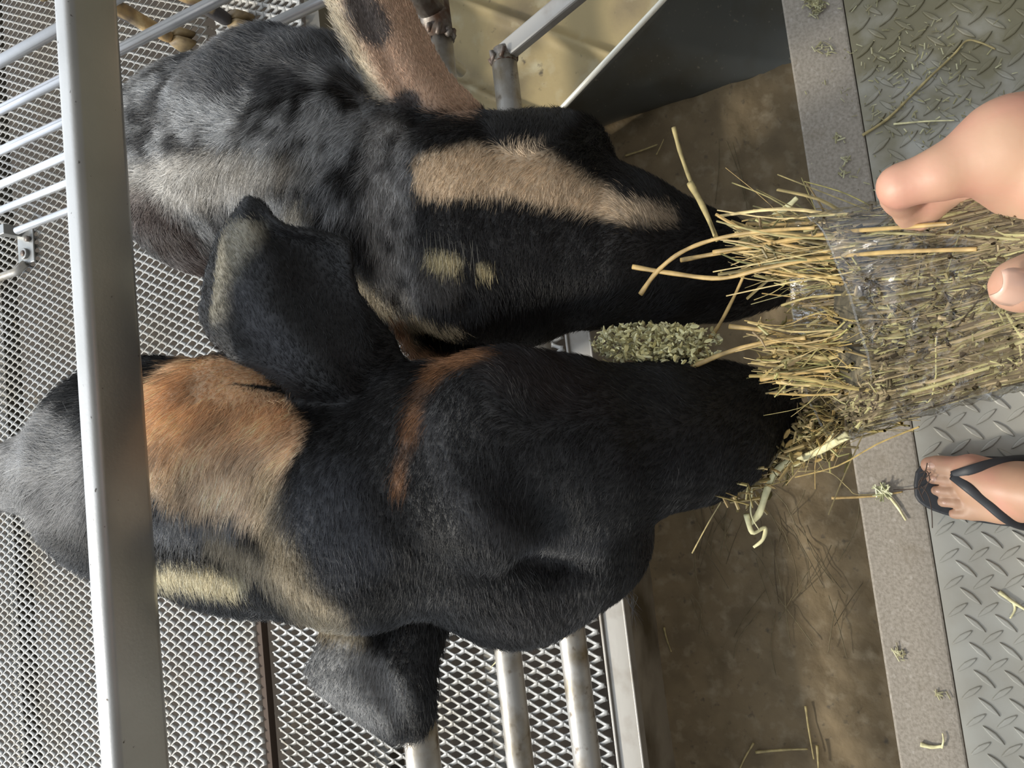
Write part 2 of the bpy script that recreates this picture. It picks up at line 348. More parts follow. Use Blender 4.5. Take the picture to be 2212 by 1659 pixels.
# latch foot on the floor by the lowest pipe
br = G(60, 535, -.115)
lt = empty('floor_bracket', tuple(br)); tag(lt, 'small pale metal bracket with round holes on the grating by the lowest divider pipe', 'bracket')
bm = bmesh.new()
mb = MB(); mb.box(br+np.array([0, 0, .004]), (.10, .075, .006)); mb.box(br+np.array([.05, .03, .03]), (.03, .03, .055)); mb.tube([br+np.array([-.02, 0, .004]), br+np.array([-.02, 0, .016])], .016, 16)
child(bevel(mb.build('bracket_plate', M_galv), .002), lt)
for dx_, dy_ in ((-.02, .0), (.02, -.02)):
    mb = MB(); mb.tube([br+np.array([dx_, dy_, .009]), br+np.array([dx_, dy_, .0175])], .009, 14); child(mb.build('bolt', M_rust, sm=True), lt)
mb = MB(); q = br+np.array([-.07, .03, .02]); mb.tube([q+np.array([0, .35, 0]), q, q+np.array([.02, -.03, -.01])], .012, 12)
tag(mb.build('short_rod', M_pipe_dirty, sm=True), 'short dull metal rod lying at the far left end of the divider', 'rod')

# ------------------------------------------------------------------ bodies: distance fields and surface nets
def cone_d(p, a, b, ra, rb):
    a = np.asarray(a, np.float32); b = np.asarray(b, np.float32); ab = b-a; L = float(ab@ab)+1e-12
    h = np.clip(((p-a)@ab)/L, 0, 1); q = p-a-h[..., None]*ab
    return np.sqrt((q*q).sum(-1))-(ra+(rb-ra)*h)
def ell_d(p, c, ax, r):      # ax 3x3 rows unit axes
    q = (p-np.asarray(c, np.float32))@np.asarray(ax, np.float32).T; r = np.asarray(r, np.float32)
    k0 = np.sqrt(((q/r)**2).sum(-1)); k1 = np.sqrt(((q/(r*r))**2).sum(-1))+1e-6
    return k0*(k0-1)/k1
def smin(a, b, k):
    h = np.clip(.5+.5*(b-a)/k, 0, 1); return b*(1-h)+a*h-k*h*(1-h)
def prim_bounds(pr):
    if pr[0] == 'c': P0 = np.array([pr[1], pr[2]]); r = max(pr[3], pr[4])
    else: P0 = np.array([pr[1]]); r = max(pr[3])
    return P0.min(0)-r, P0.max(0)+r
def sdf_mesh(prims, vox):
    """prims: ('c',a,b,ra,rb,k) cone, ('e',c,axes,radii,k) ellipsoid, ('x',c,axes,radii,k) carved out"""
    bs = [prim_bounds(p) for p in prims if p[0] != 'x']
    lo = np.min([b[0] for b in bs], 0)-.03; hi = np.max([b[1] for b in bs], 0)+.03
    n = np.ceil((hi-lo)/vox).astype(int)+1
    gx = [lo[i]+np.arange(n[i])*vox for i in range(3)]
    F = np.full(n, .2, np.float32)
    for pr in prims:
        if pr[0] == 'c': b0, b1 = prim_bounds(pr)
        else: b0 = np.array(pr[1])-max(pr[3]); b1 = np.array(pr[1])+max(pr[3])
        m = .05; i0 = np.clip(((b0-m-lo)/vox).astype(int), 0, n-1); i1 = np.clip(((b1+m-lo)/vox).astype(int)+2, 1, n)
        sl = tuple(slice(i0[i], i1[i]) for i in range(3))
        g = np.stack(np.meshgrid(*[gx[i][sl[i]] for i in range(3)], indexing='ij'), -1).astype(np.float32)
        d = cone_d(g, pr[1], pr[2], pr[3], pr[4]) if pr[0] == 'c' else ell_d(g, pr[1], pr[2], pr[3])
        if pr[0] == 'x': F[sl] = -smin(-F[sl], d, pr[-1])
        else: F[sl] = smin(F[sl], d.astype(np.float32), pr[-1])
    # surface nets
    S = F < 0
    acc = np.zeros(tuple(n-1)+(3,), np.float32); cnt = np.zeros(tuple(n-1), np.float32)
    for ax in range(3):
        sa = [slice(None)]*3; sb = [slice(None)]*3; sa[ax] = slice(0, -1); sb[ax] = slice(1, None)
        A = F[tuple(sa)]; B = F[tuple(sb)]; cr_ = (A < 0) != (B < 0)
        t = np.where(cr_, A/(A-B+1e-12), 0).astype(np.float32)
        o1, o2 = [k for k in range(3) if k != ax]
        for d1 in (0, 1):
            for d2 in (0, 1):
                s = [slice(None)]*3
                s[o1] = slice(d1, n[o1]-1+d1); s[o2] = slice(d2, n[o2]-1+d2)
                c_ = cr_[tuple(s)]; tt = t[tuple(s)]; v = np.zeros(c_.shape+(3,), np.float32)
                v[..., ax] = tt; v[..., o1] = d1; v[..., o2] = d2
                acc += v*c_[..., None]; cnt += c_
    m = cnt > 0; ids = -np.ones(m.shape, np.int64); ids[m] = np.arange(m.sum())
    cells = np.argwhere(m); V = lo+(cells+acc[m]/cnt[m][:, None])*vox
    Q = []
    for ax in range(3):
        sa = [slice(None)]*3; sb = [slice(None)]*3; sa[ax] = slice(0, -1); sb[ax] = slice(1, None)
        A = S[tuple(sa)]; B = S[tuple(sb)]; e = np.argwhere(A != B)
        o1, o2 = (ax+1) % 3, (ax+2) % 3
        e = e[(e[:, o1] > 0) & (e[:, o2] > 0) & (e[:, o1] < n[o1]-1) & (e[:, o2] < n[o2]-1)]
        def I(d1, d2):
            q = e.copy(); q[:, o1] -= d1; q[:, o2] -= d2; return ids[q[:, 0], q[:, 1], q[:, 2]]
        q = np.stack([I(1, 1), I(0, 1), I(0, 0), I(1, 0)], 1); fl = A[e[:, 0], e[:, 1], e[:, 2]]
        q[~fl] = q[~fl][:, ::-1]; Q.append(q)
    return V, np.concatenate(Q)
def sheet_solid(rows, thick, nu=None):
    """rows: list of rows of world points -> closed solid"""
    R_ = np.array(rows, float); a, b = R_.shape[:2]
    du = np.gradient(R_, axis=0); dv = np.gradient(R_, axis=1); N_ = np.cross(du, dv); N_ /= np.linalg.norm(N_, axis=-1, keepdims=True)+1e-9
    th = np.ones((a, b, 1))*thick/2
    top = (R_+N_*th).reshape(-1, 3); bot = (R_-N_*th).reshape(-1, 3); n = a*b; fs = []
    for i in range(a-1):
        for j in range(b-1):
            q = (i*b+j, i*b+j+1, (i+1)*b+j+1, (i+1)*b+j); fs.append(q[::-1]); fs.append(tuple(x+n for x in q))
    def side(l):
        for x, y in zip(l[:-1], l[1:]): fs.append((x, y, y+n, x+n))
    side([i*b for i in range(a)][::-1]); side([i*b+b-1 for i in range(a)]); side(list(range(b))); side([(a-1)*b+j for j in range(b)][::-1])
    return np.concatenate([top, bot]), fs
def resamp(pl, n):
    pl = np.array(pl, float); d = np.r_[0, np.cumsum(np.linalg.norm(np.diff(pl[:, :2], axis=0), axis=1))]
    t = np.linspace(0, d[-1], n); return np.stack([np.interp(t, d, pl[:, k]) for k in range(pl.shape[1])], 1)
def ear_solid(left, right, bulge, thick=.006, a=26, b=18):
    """left and right outline (u, v, depth) from the root to the tip; bulge(s, t) metres towards the viewer"""
    Lf = resamp(left, a); Rg = resamp(right, a); rows = []
    for i in range(a):
        row = []
        for j in range(b):
            s = j/(b-1); q = Lf[i]*(1-s)+Rg[i]*s; row.append(P(q[0], q[1], q[2]-bulge(s, i/(a-1))))
        rows.append(row)
    return sheet_solid(rows, thick)
def to_remesh(name, solids, vox, smooth_it=4, fac=.5):
    V = []; F = []; n = 0
    for v, f in solids:
        V.append(np.asarray(v)); F += [tuple(int(x)+n for x in q) for q in f]; n += len(v)
    o = mesh_obj(name, np.concatenate(V), F)
    bm = bmesh.new(); bm.from_mesh(o.data); bmesh.ops.recalc_face_normals(bm, faces=bm.faces); bm.to_mesh(o.data); bm.free()
    r = o.modifiers.new('r', 'REMESH'); r.mode = 'VOXEL'; r.voxel_size = vox
    s = o.modifiers.new('s', 'SMOOTH'); s.iterations = smooth_it; s.factor = fac
    dg = bpy.context.evaluated_depsgraph_get(); me = bpy.data.meshes.new_from_object(o.evaluated_get(dg)); me.name = name
    o.modifiers.clear(); old = o.data; o.data = me; bpy.data.meshes.remove(old); smooth(o); return o
def iax(ang=0):     # image aligned axes: along image u', v', depth ; ang degrees in image (u right, v down)
    du = -UP; dv = -RT; c, s = math.cos(math.radians(ang)), math.sin(math.radians(ang))
    rr = FW
    return np.array([du*c+dv*s, -du*s+dv*c, rr])
def px(r, d): return r*d/FPX
def bc(u1, v1, d1, r1, u2, v2, d2, r2, k=.02): return ('c', P(u1, v1, d1), P(u2, v2, d2), px(r1, d1), px(r2, d2), k)
def be(u, v, d, ru, rv, rd, ang=0, k=.02, kind='e'): return (kind, P(u, v, d), iax(ang), (px(ru, d), px(rv, d), rd), k)

def vnoise(pts, scale, oct_=3):
    return np.array([noise.fractal(Vector(p)*scale, 1.0, 2.0, oct_) for p in pts.tolist()])
def gauss(u, v, cu, cv, ru, rv, ang=0):
    c, s = math.cos(math.radians(ang)), math.sin(math.radians(ang)); x = (u-cu)*c+(v-cv)*s; y = -(u-cu)*s+(v-cv)*c
    return (x/ru)**2+(y/rv)**2
def soft(x, a, b):
    t = np.clip((x-a)/(b-a), 0, 1); return t*t*(3-2*t)
def near_line(u, v, pl):
    best = np.full(u.shape, 1e9)
    for (a, b), (c, d) in zip(pl[:-1], pl[1:]):
        L = (c-a)**2+(d-b)**2; t = np.clip(((u-a)*(c-a)+(v-b)*(d-b))/L, 0, 1)
        best = np.minimum(best, np.hypot(u-a-t*(c-a), v-b-t*(d-b)))
    return best
def mixc(col, c, m): return col*(1-m[:, None])+np.array(c)*m[:, None]

def set_attr(me, col):
    a = me.attributes.new('col', 'FLOAT_COLOR', 'POINT')
    a.data.foreach_set('color', np.concatenate([col, np.ones((len(col), 1))], 1).astype(np.float32).ravel())
def grow_fur(name, body, n, colf, flow, lenf, parent, lift=.28, rad=.00016, seed=1, keep=None):
    rg = np.random.default_rng(seed); me = body.data
    nv = len(me.vertices); co = np.empty(nv*3, np.float32); me.vertices.foreach_get('co', co); co = co.reshape(-1, 3)
    me.calc_loop_triangles(); nt_ = len(me.loop_triangles); tr = np.empty(nt_*3, np.int32); me.loop_triangles.foreach_get('vertices', tr); tr = tr.reshape(-1, 3)
    vn = np.empty(nv*3, np.float32); me.vertices.foreach_get('normal', vn); vn = vn.reshape(-1, 3)
    cen = co[tr].mean(1); uvd = UV(cen); nn = vn[tr].mean(1); face = (nn*(cen-EYE)).sum(1)/np.linalg.norm(cen-EYE, axis=1)
    ok = (face < .45)
    if keep is not None: ok &= keep(uvd[0], uvd[1], cen)
    A = np.linalg.norm(np.cross(co[tr[:, 1]]-co[tr[:, 0]], co[tr[:, 2]]-co[tr[:, 0]]), axis=1)*ok/np.clip(uvd[2], .3, 3)**1.5
    ti = rg.choice(nt_, n, p=A/A.sum()); r1 = np.sqrt(rg.random(n)); r2 = rg.random(n)
    W = np.stack([1-r1, r1*(1-r2), r1*r2], 1)[..., None]
    p = (co[tr[ti]]*W).sum(1); nm = (vn[tr[ti]]*W).sum(1); nm /= np.linalg.norm(nm, axis=1, keepdims=True)+1e-9
    u, v, d = UV(p); fl = flow(u, v)                     # image-plane comb direction at the root
    D = fl[:, :1]*(-UP)+fl[:, 1:]*(-RT)
    D = D-nm*(D*nm).sum(1, keepdims=True); D += rg.normal(0, .16, (n, 3)); cl = np.stack([np.sin(p@np.array([61, 143, 97])), np.sin(p@np.array([151, -47, 87])), np.sin(p@np.array([-73, 91, 131]))], 1)
    D += cl*.16; D = D-nm*(D*nm).sum(1, keepdims=True); D /= np.linalg.norm(D, axis=1, keepdims=True)+1e-9
    L = (lenf(u, v)*rg.uniform(.6, 1.2, n))[:, None]
    lf = lift*rg.uniform(.5, 1.6, (n, 1))
    pts = np.stack([p-nm*.0006, p+(D*.45+nm*lf)*L*.5, p+(D*.95+nm*lf*1.15)*L], 1)   # bends along the coat
    pts = np.stack([pts[:, 0], pts[:, 0]*.25+pts[:, 1]*.75, pts[:, 1]*.55+pts[:, 2]*.45, pts[:, 2]], 1)
    cu = bpy.data.hair_curves.new(name); cu.add_curves([4]*n)
    cu.attributes['position'].data.foreach_set('vector', pts.astype(np.float32).ravel())
    ra = cu.attributes.get('radius') or cu.attributes.new('radius', 'FLOAT', 'POINT')
    R4 = np.tile(np.array([1, .9, .65, .12]), n)*rad*np.repeat(np.clip(d/.6, .8, 2.2), 4)
    ra.data.foreach_set('value', R4.astype(np.float32))
    at = cu.attributes.new('col', 'FLOAT_COLOR', 'CURVE')
    cc = colf(u+rg.normal(0, 7, n), v+rg.normal(0, 7, n), p, rg); at.data.foreach_set('color', np.concatenate([cc, np.ones((n, 1))], 1).astype(np.float32).ravel())
    cu.materials.append(M_fur); o = bpy.data.objects.new(name, cu); C.objects.link(o); o.parent = parent; return o
def flow_from(anch):
    A = np.array(anch, float)
    def f(u, v):
        acc = np.zeros((len(u), 2)); 
        for a in A:
            wt = 1/((u-a[0])**2+(v-a[1])**2+900)**1.3; L = math.hypot(a[2], a[3]); acc += wt[:, None]*np.array([[a[2]/L, a[3]/L]])
        return acc/(np.linalg.norm(acc, axis=1, keepdims=True)+1e-12)
    return f
def goat_legs(pr, spots, k=.012):
    feet = []
    for (top, knee, foot) in spots:
        top, knee, foot = map(np.array, (top, knee, foot))
        pr.append(('c', top, knee, .040, .024, k)); pr.append(('c', knee, foot+np.array([0, 0, .05]), .025, .017, k)); pr.append(('c', foot+np.array([0, 0, .05]), foot+np.array([0, -.01, .035]), .019, .02, k))
        feet.append(foot)
    return feet
def hooves(par, feet):
    for f in feet:
        mb = MB()
        for s in (-1, 1):
            c = np.array(f)+np.array([s*.012, -.012, 0]); n = 12; vs = []
            for z, sx, sy in ((0, .0125, .030), (.02, .0115, .026), (.04, .010, .019)):
                for k in range(n):
                    th = 2*math.pi*k/n; vs.append(c+np.array([math.cos(th)*sx, math.sin(th)*sy*(1.25 if math.sin(th) < 0 else .9), z]))
            fs = [(l*n+k, l*n+(k+1) % n, (l+1)*n+(k+1) % n, (l+1)*n+k) for l in range(2) for k in range(n)]+[tuple(range(n-1, -1, -1)), tuple(range(2*n, 3*n))]
            mb.add(vs, fs)
        mb.build('hoof', M_hoof, par, True)

# ------------------------------------------------------------------ black goat
HD = .60
g1 = [
 # back, withers, neck
 bc(-120, 1045, 1.42, 18, 0, 1035, 1.30, 52, .03), bc(0, 1035, 1.30, 52, 180, 1008, 1.08, 112, .03), bc(180, 1008, 1.08, 112, 330, 1015, .92, 222, .03),
 bc(330, 1012, .92, 228, 560, 1035, .76, 268, .03), bc(560, 1035, .76, 262, 780, 1115, .67, 240, .03),
 be(430, 1190, .93, 120, 78, .10, 8, .02),
 # skull: forehead, cheek, nose
 be(960, 1040, .655, 200, 262, .085, -12, .03), be(1110, 960, .625, 235, 190, .075, -14, .03),
 be(1110, 1215, .68, 195, 172, .085, 0, .03), be(1250, 1130, .67, 150, 170, .08, -30, .03),
 bc(1290, 968, .615, 180, 1450, 938, .625, 140, .03), bc(1450, 935, .625, 138, 1560, 915, .635, 122, .03), bc(1560, 912, .635, 122, 1645, 880, .645, 76, .02),
 bc(1500, 985, .655, 90, 1640, 905, .665, 60, .03),
 be(1040, 1110, .582, 95, 120, .036, -25, .02), be(1190, 1165, .598, 110, 34, .016, 8, .012),       # brow above the near eye
 ('x', P(1195, 1222, .588), iax(4), (.030, .007, .018), .012),
 be(1075, 850, .595, 120, 85, .04, 0, .03),          # far brow
]
legs = goat_legs(g1, [((.10, .74, .52), (.11, .72, .20), (.12, .74, ZF)), ((-.06, .74, .52), (-.06, .70, .20), (-.06, .72, ZF)),
                      ((.085, 1.12, .42), (.10, 1.20, .12), (.10, 1.14, ZF)), ((.015, 1.12, .42), (.0, 1.20, .12), (.0, 1.14, ZF))])
g1.append(('c', (.035, .78, .52), (.055, 1.18, .40), .10, .045, .04))
gv, gf = sdf_mesh(g1, .006)
# right-hand ear (up in the frame): broad, hanging out sideways, far edge rolled to the light
def bul1(s, t):
    r = .016*math.exp(-((s-.42)/.16)**2)*(1-.55*t)-.030*max(0, .30-s)/.30*(.3+.7*math.sin(min(1, t*1.1)*math.pi))
    return r+.012*math.exp(-((s-.15)/.08)**2)*math.sin(t*math.pi)+.005*math.sin(s*9+t*6)
ear_a = ear_solid([(690, 880, .655), (625, 850, .640), (560, 800, .63), (500, 780, .635), (450, 735, .65), (430, 690, .66), (438, 610, .665), (470, 510, .665), (540, 424, .655)],
                  [(930, 880, .665), (890, 800, .655), (850, 720, .65), (790, 650, .645), (768, 600, .645), (764, 520, .64), (740, 508, .64), (640, 494, .64), (606, 482, .642), (560, 432, .652)], bul1, .007)
def bul2(s, t): return .010*math.exp(-((s-.35)/.15)**2)*math.sin(.4+2.3*t)+.012*math.exp(-((s-.78)/.2)**2)*(1-t*.5)-.012*max(0, .2-s)/.2
ear_b = ear_solid([(690, 1330, .70), (685, 1395, .695), (655, 1450, .70), (690, 1498, .70), (760, 1545, .70), (835, 1592, .70), (868, 1598, .70)],
                  [(990, 1320, .71), (962, 1390, .70), (948, 1440, .695), (946, 1500, .69), (944, 1550, .69), (920, 1590, .69), (890, 1600, .695)], bul2, .008)
goat = empty('goat', (.04, .95, ZF)); tag(goat, 'large black goat with tan neck, head down to the hay, tan stripe behind its forehead', 'goat', )
body1 = to_remesh('body', [(gv, gf), ear_a, ear_b], .0042, 5)
child(body1, goat); body1.data.materials.append(M_coat)
TAN = (.36, .20, .095)
def g1_mask(u, v, p):
    n = vnoise(p, 22)
    w_ = n*26
    m = {}
    m['tan'] = soft(1.12-(gauss(u+w_, v, 462, 945, 185, 172, 0))-np.where((u-430) > 0, 0, 0), 0, .22)*(v < 1200)
    m['tan'] = np.maximum(m['tan'], soft(1-gauss(u+w_, v, 545, 1050, 75, 95, 20), 0, .4)*.9)
    m['tan'] *= 1-soft(near_line(u, v, [(330, 1010), (400, 1120), (480, 1230)]), 50, 60)*0
    m['stripe'] = soft(-(near_line(u+w_*.3, v+w_*.3, [(1060, 765), (960, 782), (905, 850), (890, 930), (868, 1000), (862, 1065)])-13), -10, 9)*soft(v, 740, 760)
    m['cream'] = soft(1-gauss(u, v+w_*.3, 420, 1245, 125, 34, 8), 0, .35)
    m['under'] = soft(1-near_line(u, v+w_, [(470, 1165), (600, 1260), (690, 1340), (760, 1390)])/48, 0, .7)*.75
    m['rust'] = soft(1-gauss(u+w_, v+w_, 1180, 820, 190, 90, 20), 0, 1.)*.12
    m['grey'] = soft(1-gauss(u+w_, v, 80, 1010, 190, 150), 0, .5)*.8
    return m
def ear_region(u, v): return ((u < 640) & (v < 800+(u-470)*.35)) & (u > 425) & (v < 870)
def g1_col(u, v, p, rg=None):
    n = len(u); col = np.tile(np.array([.0045, .0043, .0048]), (n, 1)); m = g1_mask(u, v, p)
    ear = (near_line(u, v, [(600, 520), (560, 620), (540, 720), (640, 740), (760, 740), (840, 800)]) < 115) & (v < 905-(u > 640)*40)
    isear = ear & (UV(p)[2] < .672)
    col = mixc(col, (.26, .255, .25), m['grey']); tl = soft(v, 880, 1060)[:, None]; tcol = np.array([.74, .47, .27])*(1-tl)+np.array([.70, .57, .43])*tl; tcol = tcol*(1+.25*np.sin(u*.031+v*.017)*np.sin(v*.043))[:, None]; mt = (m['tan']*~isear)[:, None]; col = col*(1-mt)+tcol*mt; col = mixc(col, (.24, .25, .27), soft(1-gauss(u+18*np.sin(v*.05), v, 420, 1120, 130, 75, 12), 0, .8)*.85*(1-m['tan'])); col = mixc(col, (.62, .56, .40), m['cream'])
    col = mixc(col, (.44, .38, .28), m['under']); col = mixc(col, (.42, .35, .24), soft(1-near_line(u, v, [(575, 1030), (590, 1130), (640, 1260), (720, 1350)])/55, 0, .9)*.7); arc_sheen = soft(1-near_line(u, v, [(930, 905), (945, 990), (985, 1080), (1080, 1160), (1170, 1185), (1290, 1172)])/50, 0, 1); col = mixc(col, (.055, .055, .058), arc_sheen*.75); col = mixc(col, (.022, .020, .020), soft(1-gauss(u, v, 1180, 1330, 190, 60, -12), 0, .8)*.8); col = mixc(col, (.20, .098, .045), m['stripe']*(u > 840)*np.clip(.75+.5*np.sin(v*.05), .3, 1)); col = mixc(col, (.06, .025, .02), m['rust'])  # sheen along the brow arc is painted into the fur colour
    rim = soft(1-near_line(u, v, [(450, 660), (480, 560), (530, 500)])/62, 0, .8)*isear*(v > 475)  # light on the ear's rolled band painted in, with paler inner hair
    col = mixc(col, (.30, .275, .21), rim*.85); col = mixc(col, (.035, .036, .042), soft(1-near_line(u, v, [(520, 640), (560, 700), (620, 780)])/60, 0, .9)*isear*.8)  # bluish highlight of the ear crease painted into the coat
    col = mixc(col, (.27, .27, .27), soft(1-gauss(u, v, 770, 1480, 150, 95, 35), 0, .6)*.8); col = mixc(col, (.065, .070, .082), soft(1-gauss(u+25*np.sin(v*.03), v, 715, 1130, 130, 190, -20), 0, 1)*.8)  # bluish sheen on the neck is painted as fur colour
    if rg is not None:
        col = col*rg.uniform(.55, 1.55, (n, 1)); g = rg.random(n) < .06; col[g] = col[g]*1.5+.03; g = (rg.random(n) < .22) & (v > 1180) & (v < 1395) & (u > 850) & (u < 1330); col[g] = col[g]+.05
    return np.clip(col, 0, 1)
def paint(o, f):
    co = np.empty(len(o.data.vertices)*3, np.float32); o.data.vertices.foreach_get('co', co); co = co.reshape(-1, 3)+np.array(o.parent.location if o.parent else (0, 0, 0))*0
    u, v, d = UV(co); set_attr(o.data, f(u, v, co)*.8)
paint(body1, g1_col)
g1_flow = flow_from([(1650, 880, -.8, .6), (1500, 980, -.5, 1), (1450, 850, -.6, -.5), (1200, 1000, -.35, 1), (1150, 850, -.4, -.6), (1000, 1050, .1, 1), (1100, 1300, .3, 1), (950, 900, -.2, .8), (870, 1000, -.25, 1),
                     (760, 1150, .05, 1), (700, 1250, .15, 1), (600, 1050, -.1, 1), (440, 800, -.15, 1), (470, 930, -.12, 1), (560, 900, .0, 1), (400, 880, -.2, 1), (500, 1080, .1, 1), (350, 1000, -.1, 1), (350, 1200, -.1, 1), (100, 960, -.9, -.4), (80, 1080, -.8, .7),
                     (620, 700, -.3, -1), (500, 620, -.5, -1), (480, 720, -.6, -.8), (700, 780, -.3, -1), (800, 1450, -.3, 1), (720, 1450, -.5, 1), (900, 1500, .1, 1)])
def g1_len(u, v):
    L = np.full(u.shape, .010); L = np.where(u < 640, .015, L); L = np.where(u < 300, .026, L)
    L = np.where((u < 780) & (v < 860) & (u > 420), .0055, L); L = np.where(v > 1380, .010, L); return L*np.where(u > 1300, .7, 1)
body1_local = None

# ------------------------------------------------------------------ grey and black goat beside it
g2 = [
 be(470, 368, .955, 218, 226, .105, -20, .06), bc(450, 330, .96, 150, 620, 300, .87, 178, .05), be(610, 310, .87, 185, 245, .09, -15, .03), bc(560, 330, .88, 188, 720, 350, .80, 176, .03), bc(720, 380, .80, 185, 840, 460, .76, 190, .03),
 bc(690, 210, .82, 125, 760, 330, .78, 136, .03), be(420, 460, 1.0, 110, 100, .08, 30, .03),
 # poll roll
 bc(845, 285, .735, 66, 835, 480, .715, 78, .015), bc(835, 480, .715, 78, 870, 660, .725, 66, .015),
 # head
 be(1030, 480, .725, 165, 225, .080, 0, .025), be(1000, 640, .700, 112, 95, .045, 10, .02), be(965, 375, .70, 95, 95, .045, 0, .02),
 be(1150, 490, .72, 190, 236, .080, 0, .025), be(1105, 640, .735, 120, 104, .05, 0, .02),
 bc(1200, 480, .70, 150, 1330, 530, .695, 150, .025), be(1290, 560, .73, 160, 142, .07, 10, .02), bc(1330, 535, .695, 145, 1470, 570, .69, 118, .025), bc(1470, 570, .69, 116, 1570, 585, .69, 95, .02), bc(1570, 585, .69, 95, 1650, 600, .695, 66, .02),
 bc(1240, 330, .72, 78, 1180, 300, .73, 60, .02),
 ('x', P(1008, 655, .655), iax(0), (.012, .006, .014), .01),
]
legs2 = goat_legs(g2, [((.44, .76, .50), (.45, .74, .18), (.45, .76, ZF)), ((.35, .72, .50), (.34, .70, .18), (.34, .72, ZF)), ((.52, .88, .45), (.54, .94, .10), (.54, .90, ZF)), ((.44, .88, .42), (.45, .94, .10), (.45, .90, ZF))])
gv2, gf2 = sdf_mesh(g2, .006)
def bul3(s, t): return .022*math.exp(-((s-.62)/.32)**2)-.018*math.exp(-((s-.0)/.12)**2)+.010*math.exp(-((s-.22)/.1)**2)
ear_c = ear_solid([(800, 330, .74), (812, 235, .72), (770, 150, .72), (728, 60, .73), (690, -30, .745), (650, -140, .77), (640, -230, .79)],
                  [(1075, 300, .74), (1050, 238, .735), (975, 165, .74), (925, 80, .75), (880, -10, .76), (830, -120, .78), (740, -240, .80)], bul3, .007)
def bul4(s, t): return .006*math.sin(s*3.14)
# the other ear, folded down behind the black goat: only its rolled opening shows
ear_d = ear_solid([(868, 640, .735), (852, 715, .725), (872, 760, .715), (935, 800, .72), (1000, 830, .74)],
                  [(1010, 650, .735), (1060, 735, .725), (1075, 758, .725), (1050, 790, .735), (1020, 835, .75)], lambda s, t: -.030*math.sin(s*3.14)*(1-t*.4)+.004, .006)
goat2 = empty('goat', (.33, .9, ZF)); tag(goat2, 'grey and black goat with a cream face stripe and one long tan ear raised sideways', 'goat')
body2 = to_remesh('body', [(gv2, gf2), ear_c, ear_d], .0042, 5); child(body2, goat2); body2.data.materials.append(M_coat)
def g2_col(u, v, p, rg=None):
    n = len(u); N_ = vnoise(p, 26); wv = N_*34; N2 = vnoise(p, 70, 2)
    col = np.tile(np.array([.0065, .0055, .0055]), (n, 1)); d = UV(p)[2]
    body = soft(-(u-800), -60, 60)
    col = mixc(col, (.28, .285, .29), body*np.clip(.45+N_*1.1+N2*.7, 0, 1)); 
    col = mixc(col, (.56, .52, .46), soft(1-gauss(u+wv, v, 420, 385, 260, 75, -8), 0, .8)*.5*body)
    col = mixc(col, (.26, .24, .20), soft(1-gauss(u, v, 648, 455, 45, 28), 0, .6)*.7)
    col = mixc(col, (.045, .045, .048), soft(1-gauss(u+wv, v, 600, 120, 260, 90, -14), 0, .5)*.9)
    col = mixc(col, (.060, .035, .028), soft(1-near_line(u, v, [(300, 445), (380, 520), (450, 640)])/60, 0, .6)*.8)
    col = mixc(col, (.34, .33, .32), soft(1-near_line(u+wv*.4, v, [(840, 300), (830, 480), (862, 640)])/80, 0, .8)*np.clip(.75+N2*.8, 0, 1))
    col = mixc(col, (.42, .36, .25), soft(1-near_line(u, v, [(750, 600), (800, 660), (870, 720)])/42, 0, .7)*(v > 570)*.8)
    st = near_line(u+wv*.35, v+wv*.5, [(940, 372), (1010, 372), (1120, 372), (1210, 395), (1300, 432), (1350, 452), (1450, 470)])
    wid = np.interp(u, [900, 1000, 1150, 1250, 1330, 1450, 1520], [60, 62, 52, 48, 34, 20, 6])
    col = mixc(col, (.58, .45, .31), soft(wid-st, -8, 16)*(u > 895)*(u < 1530)*np.clip(1.0-soft(u, 1280, 1500)*.55, 0, 1))
    col = mixc(col, (.46, .39, .23), soft(1-gauss(u+wv*.4, v+wv*.3, 958, 562, 52, 24, 14), 0, .5)); col = mixc(col, (.50, .42, .24), soft(1-gauss(u, v, 1047, 582, 22, 20), 0, .5))
    col = mixc(col, (.42, .34, .22), soft(1-near_line(u, v, [(893, 688), (935, 708), (990, 716)])/16, 0, .6))
    col = mixc(col, (.10, .09, .08), soft(1-gauss(u, v, 940, 620, 70, 50), 0, .6)*.5)
    ear = soft(-(near_line(u, v, [(780, -80), (860, 60), (930, 200)])-115), -12, 12)*(v < 300)*(d < .80)*(1-soft(v-(u-1000)*.2, 235, 262))
    tan = mixc(np.tile(np.array([.46, .30, .20]), (n, 1)), (.43, .37, .27), soft(1-near_line(u, v, [(700, -20), (760, 110), (815, 225)])/42, 0, .9))
    tan = mixc(tan, (.05, .045, .045), soft(1-gauss(u, v+wv*.4, 795, 35, 50, 85, -30), 0, .5)*.9)
    tan = mixc(tan, (.04, .035, .035), soft(1-gauss(u+wv*.3, v, 880, 232, 40, 45), 0, .5)*.95)
    col = col*(1-ear[:, None])+tan*ear[:, None]
    col = mixc(col, (.36, .21, .12), soft(1-near_line(u, v, [(855, 700), (880, 765), (960, 785), (1070, 770)])/26, 0, .6)*(v > 690)*(d < .76))
    if rg is not None:
        col = col*rg.uniform(.6, 1.45, (n, 1)); g = rg.random(n) < .12; col[g & (u < 900)] = col[g & (u < 900)]*1.6+.05
    return np.clip(col, 0, 1)
paint(body2, g2_col)
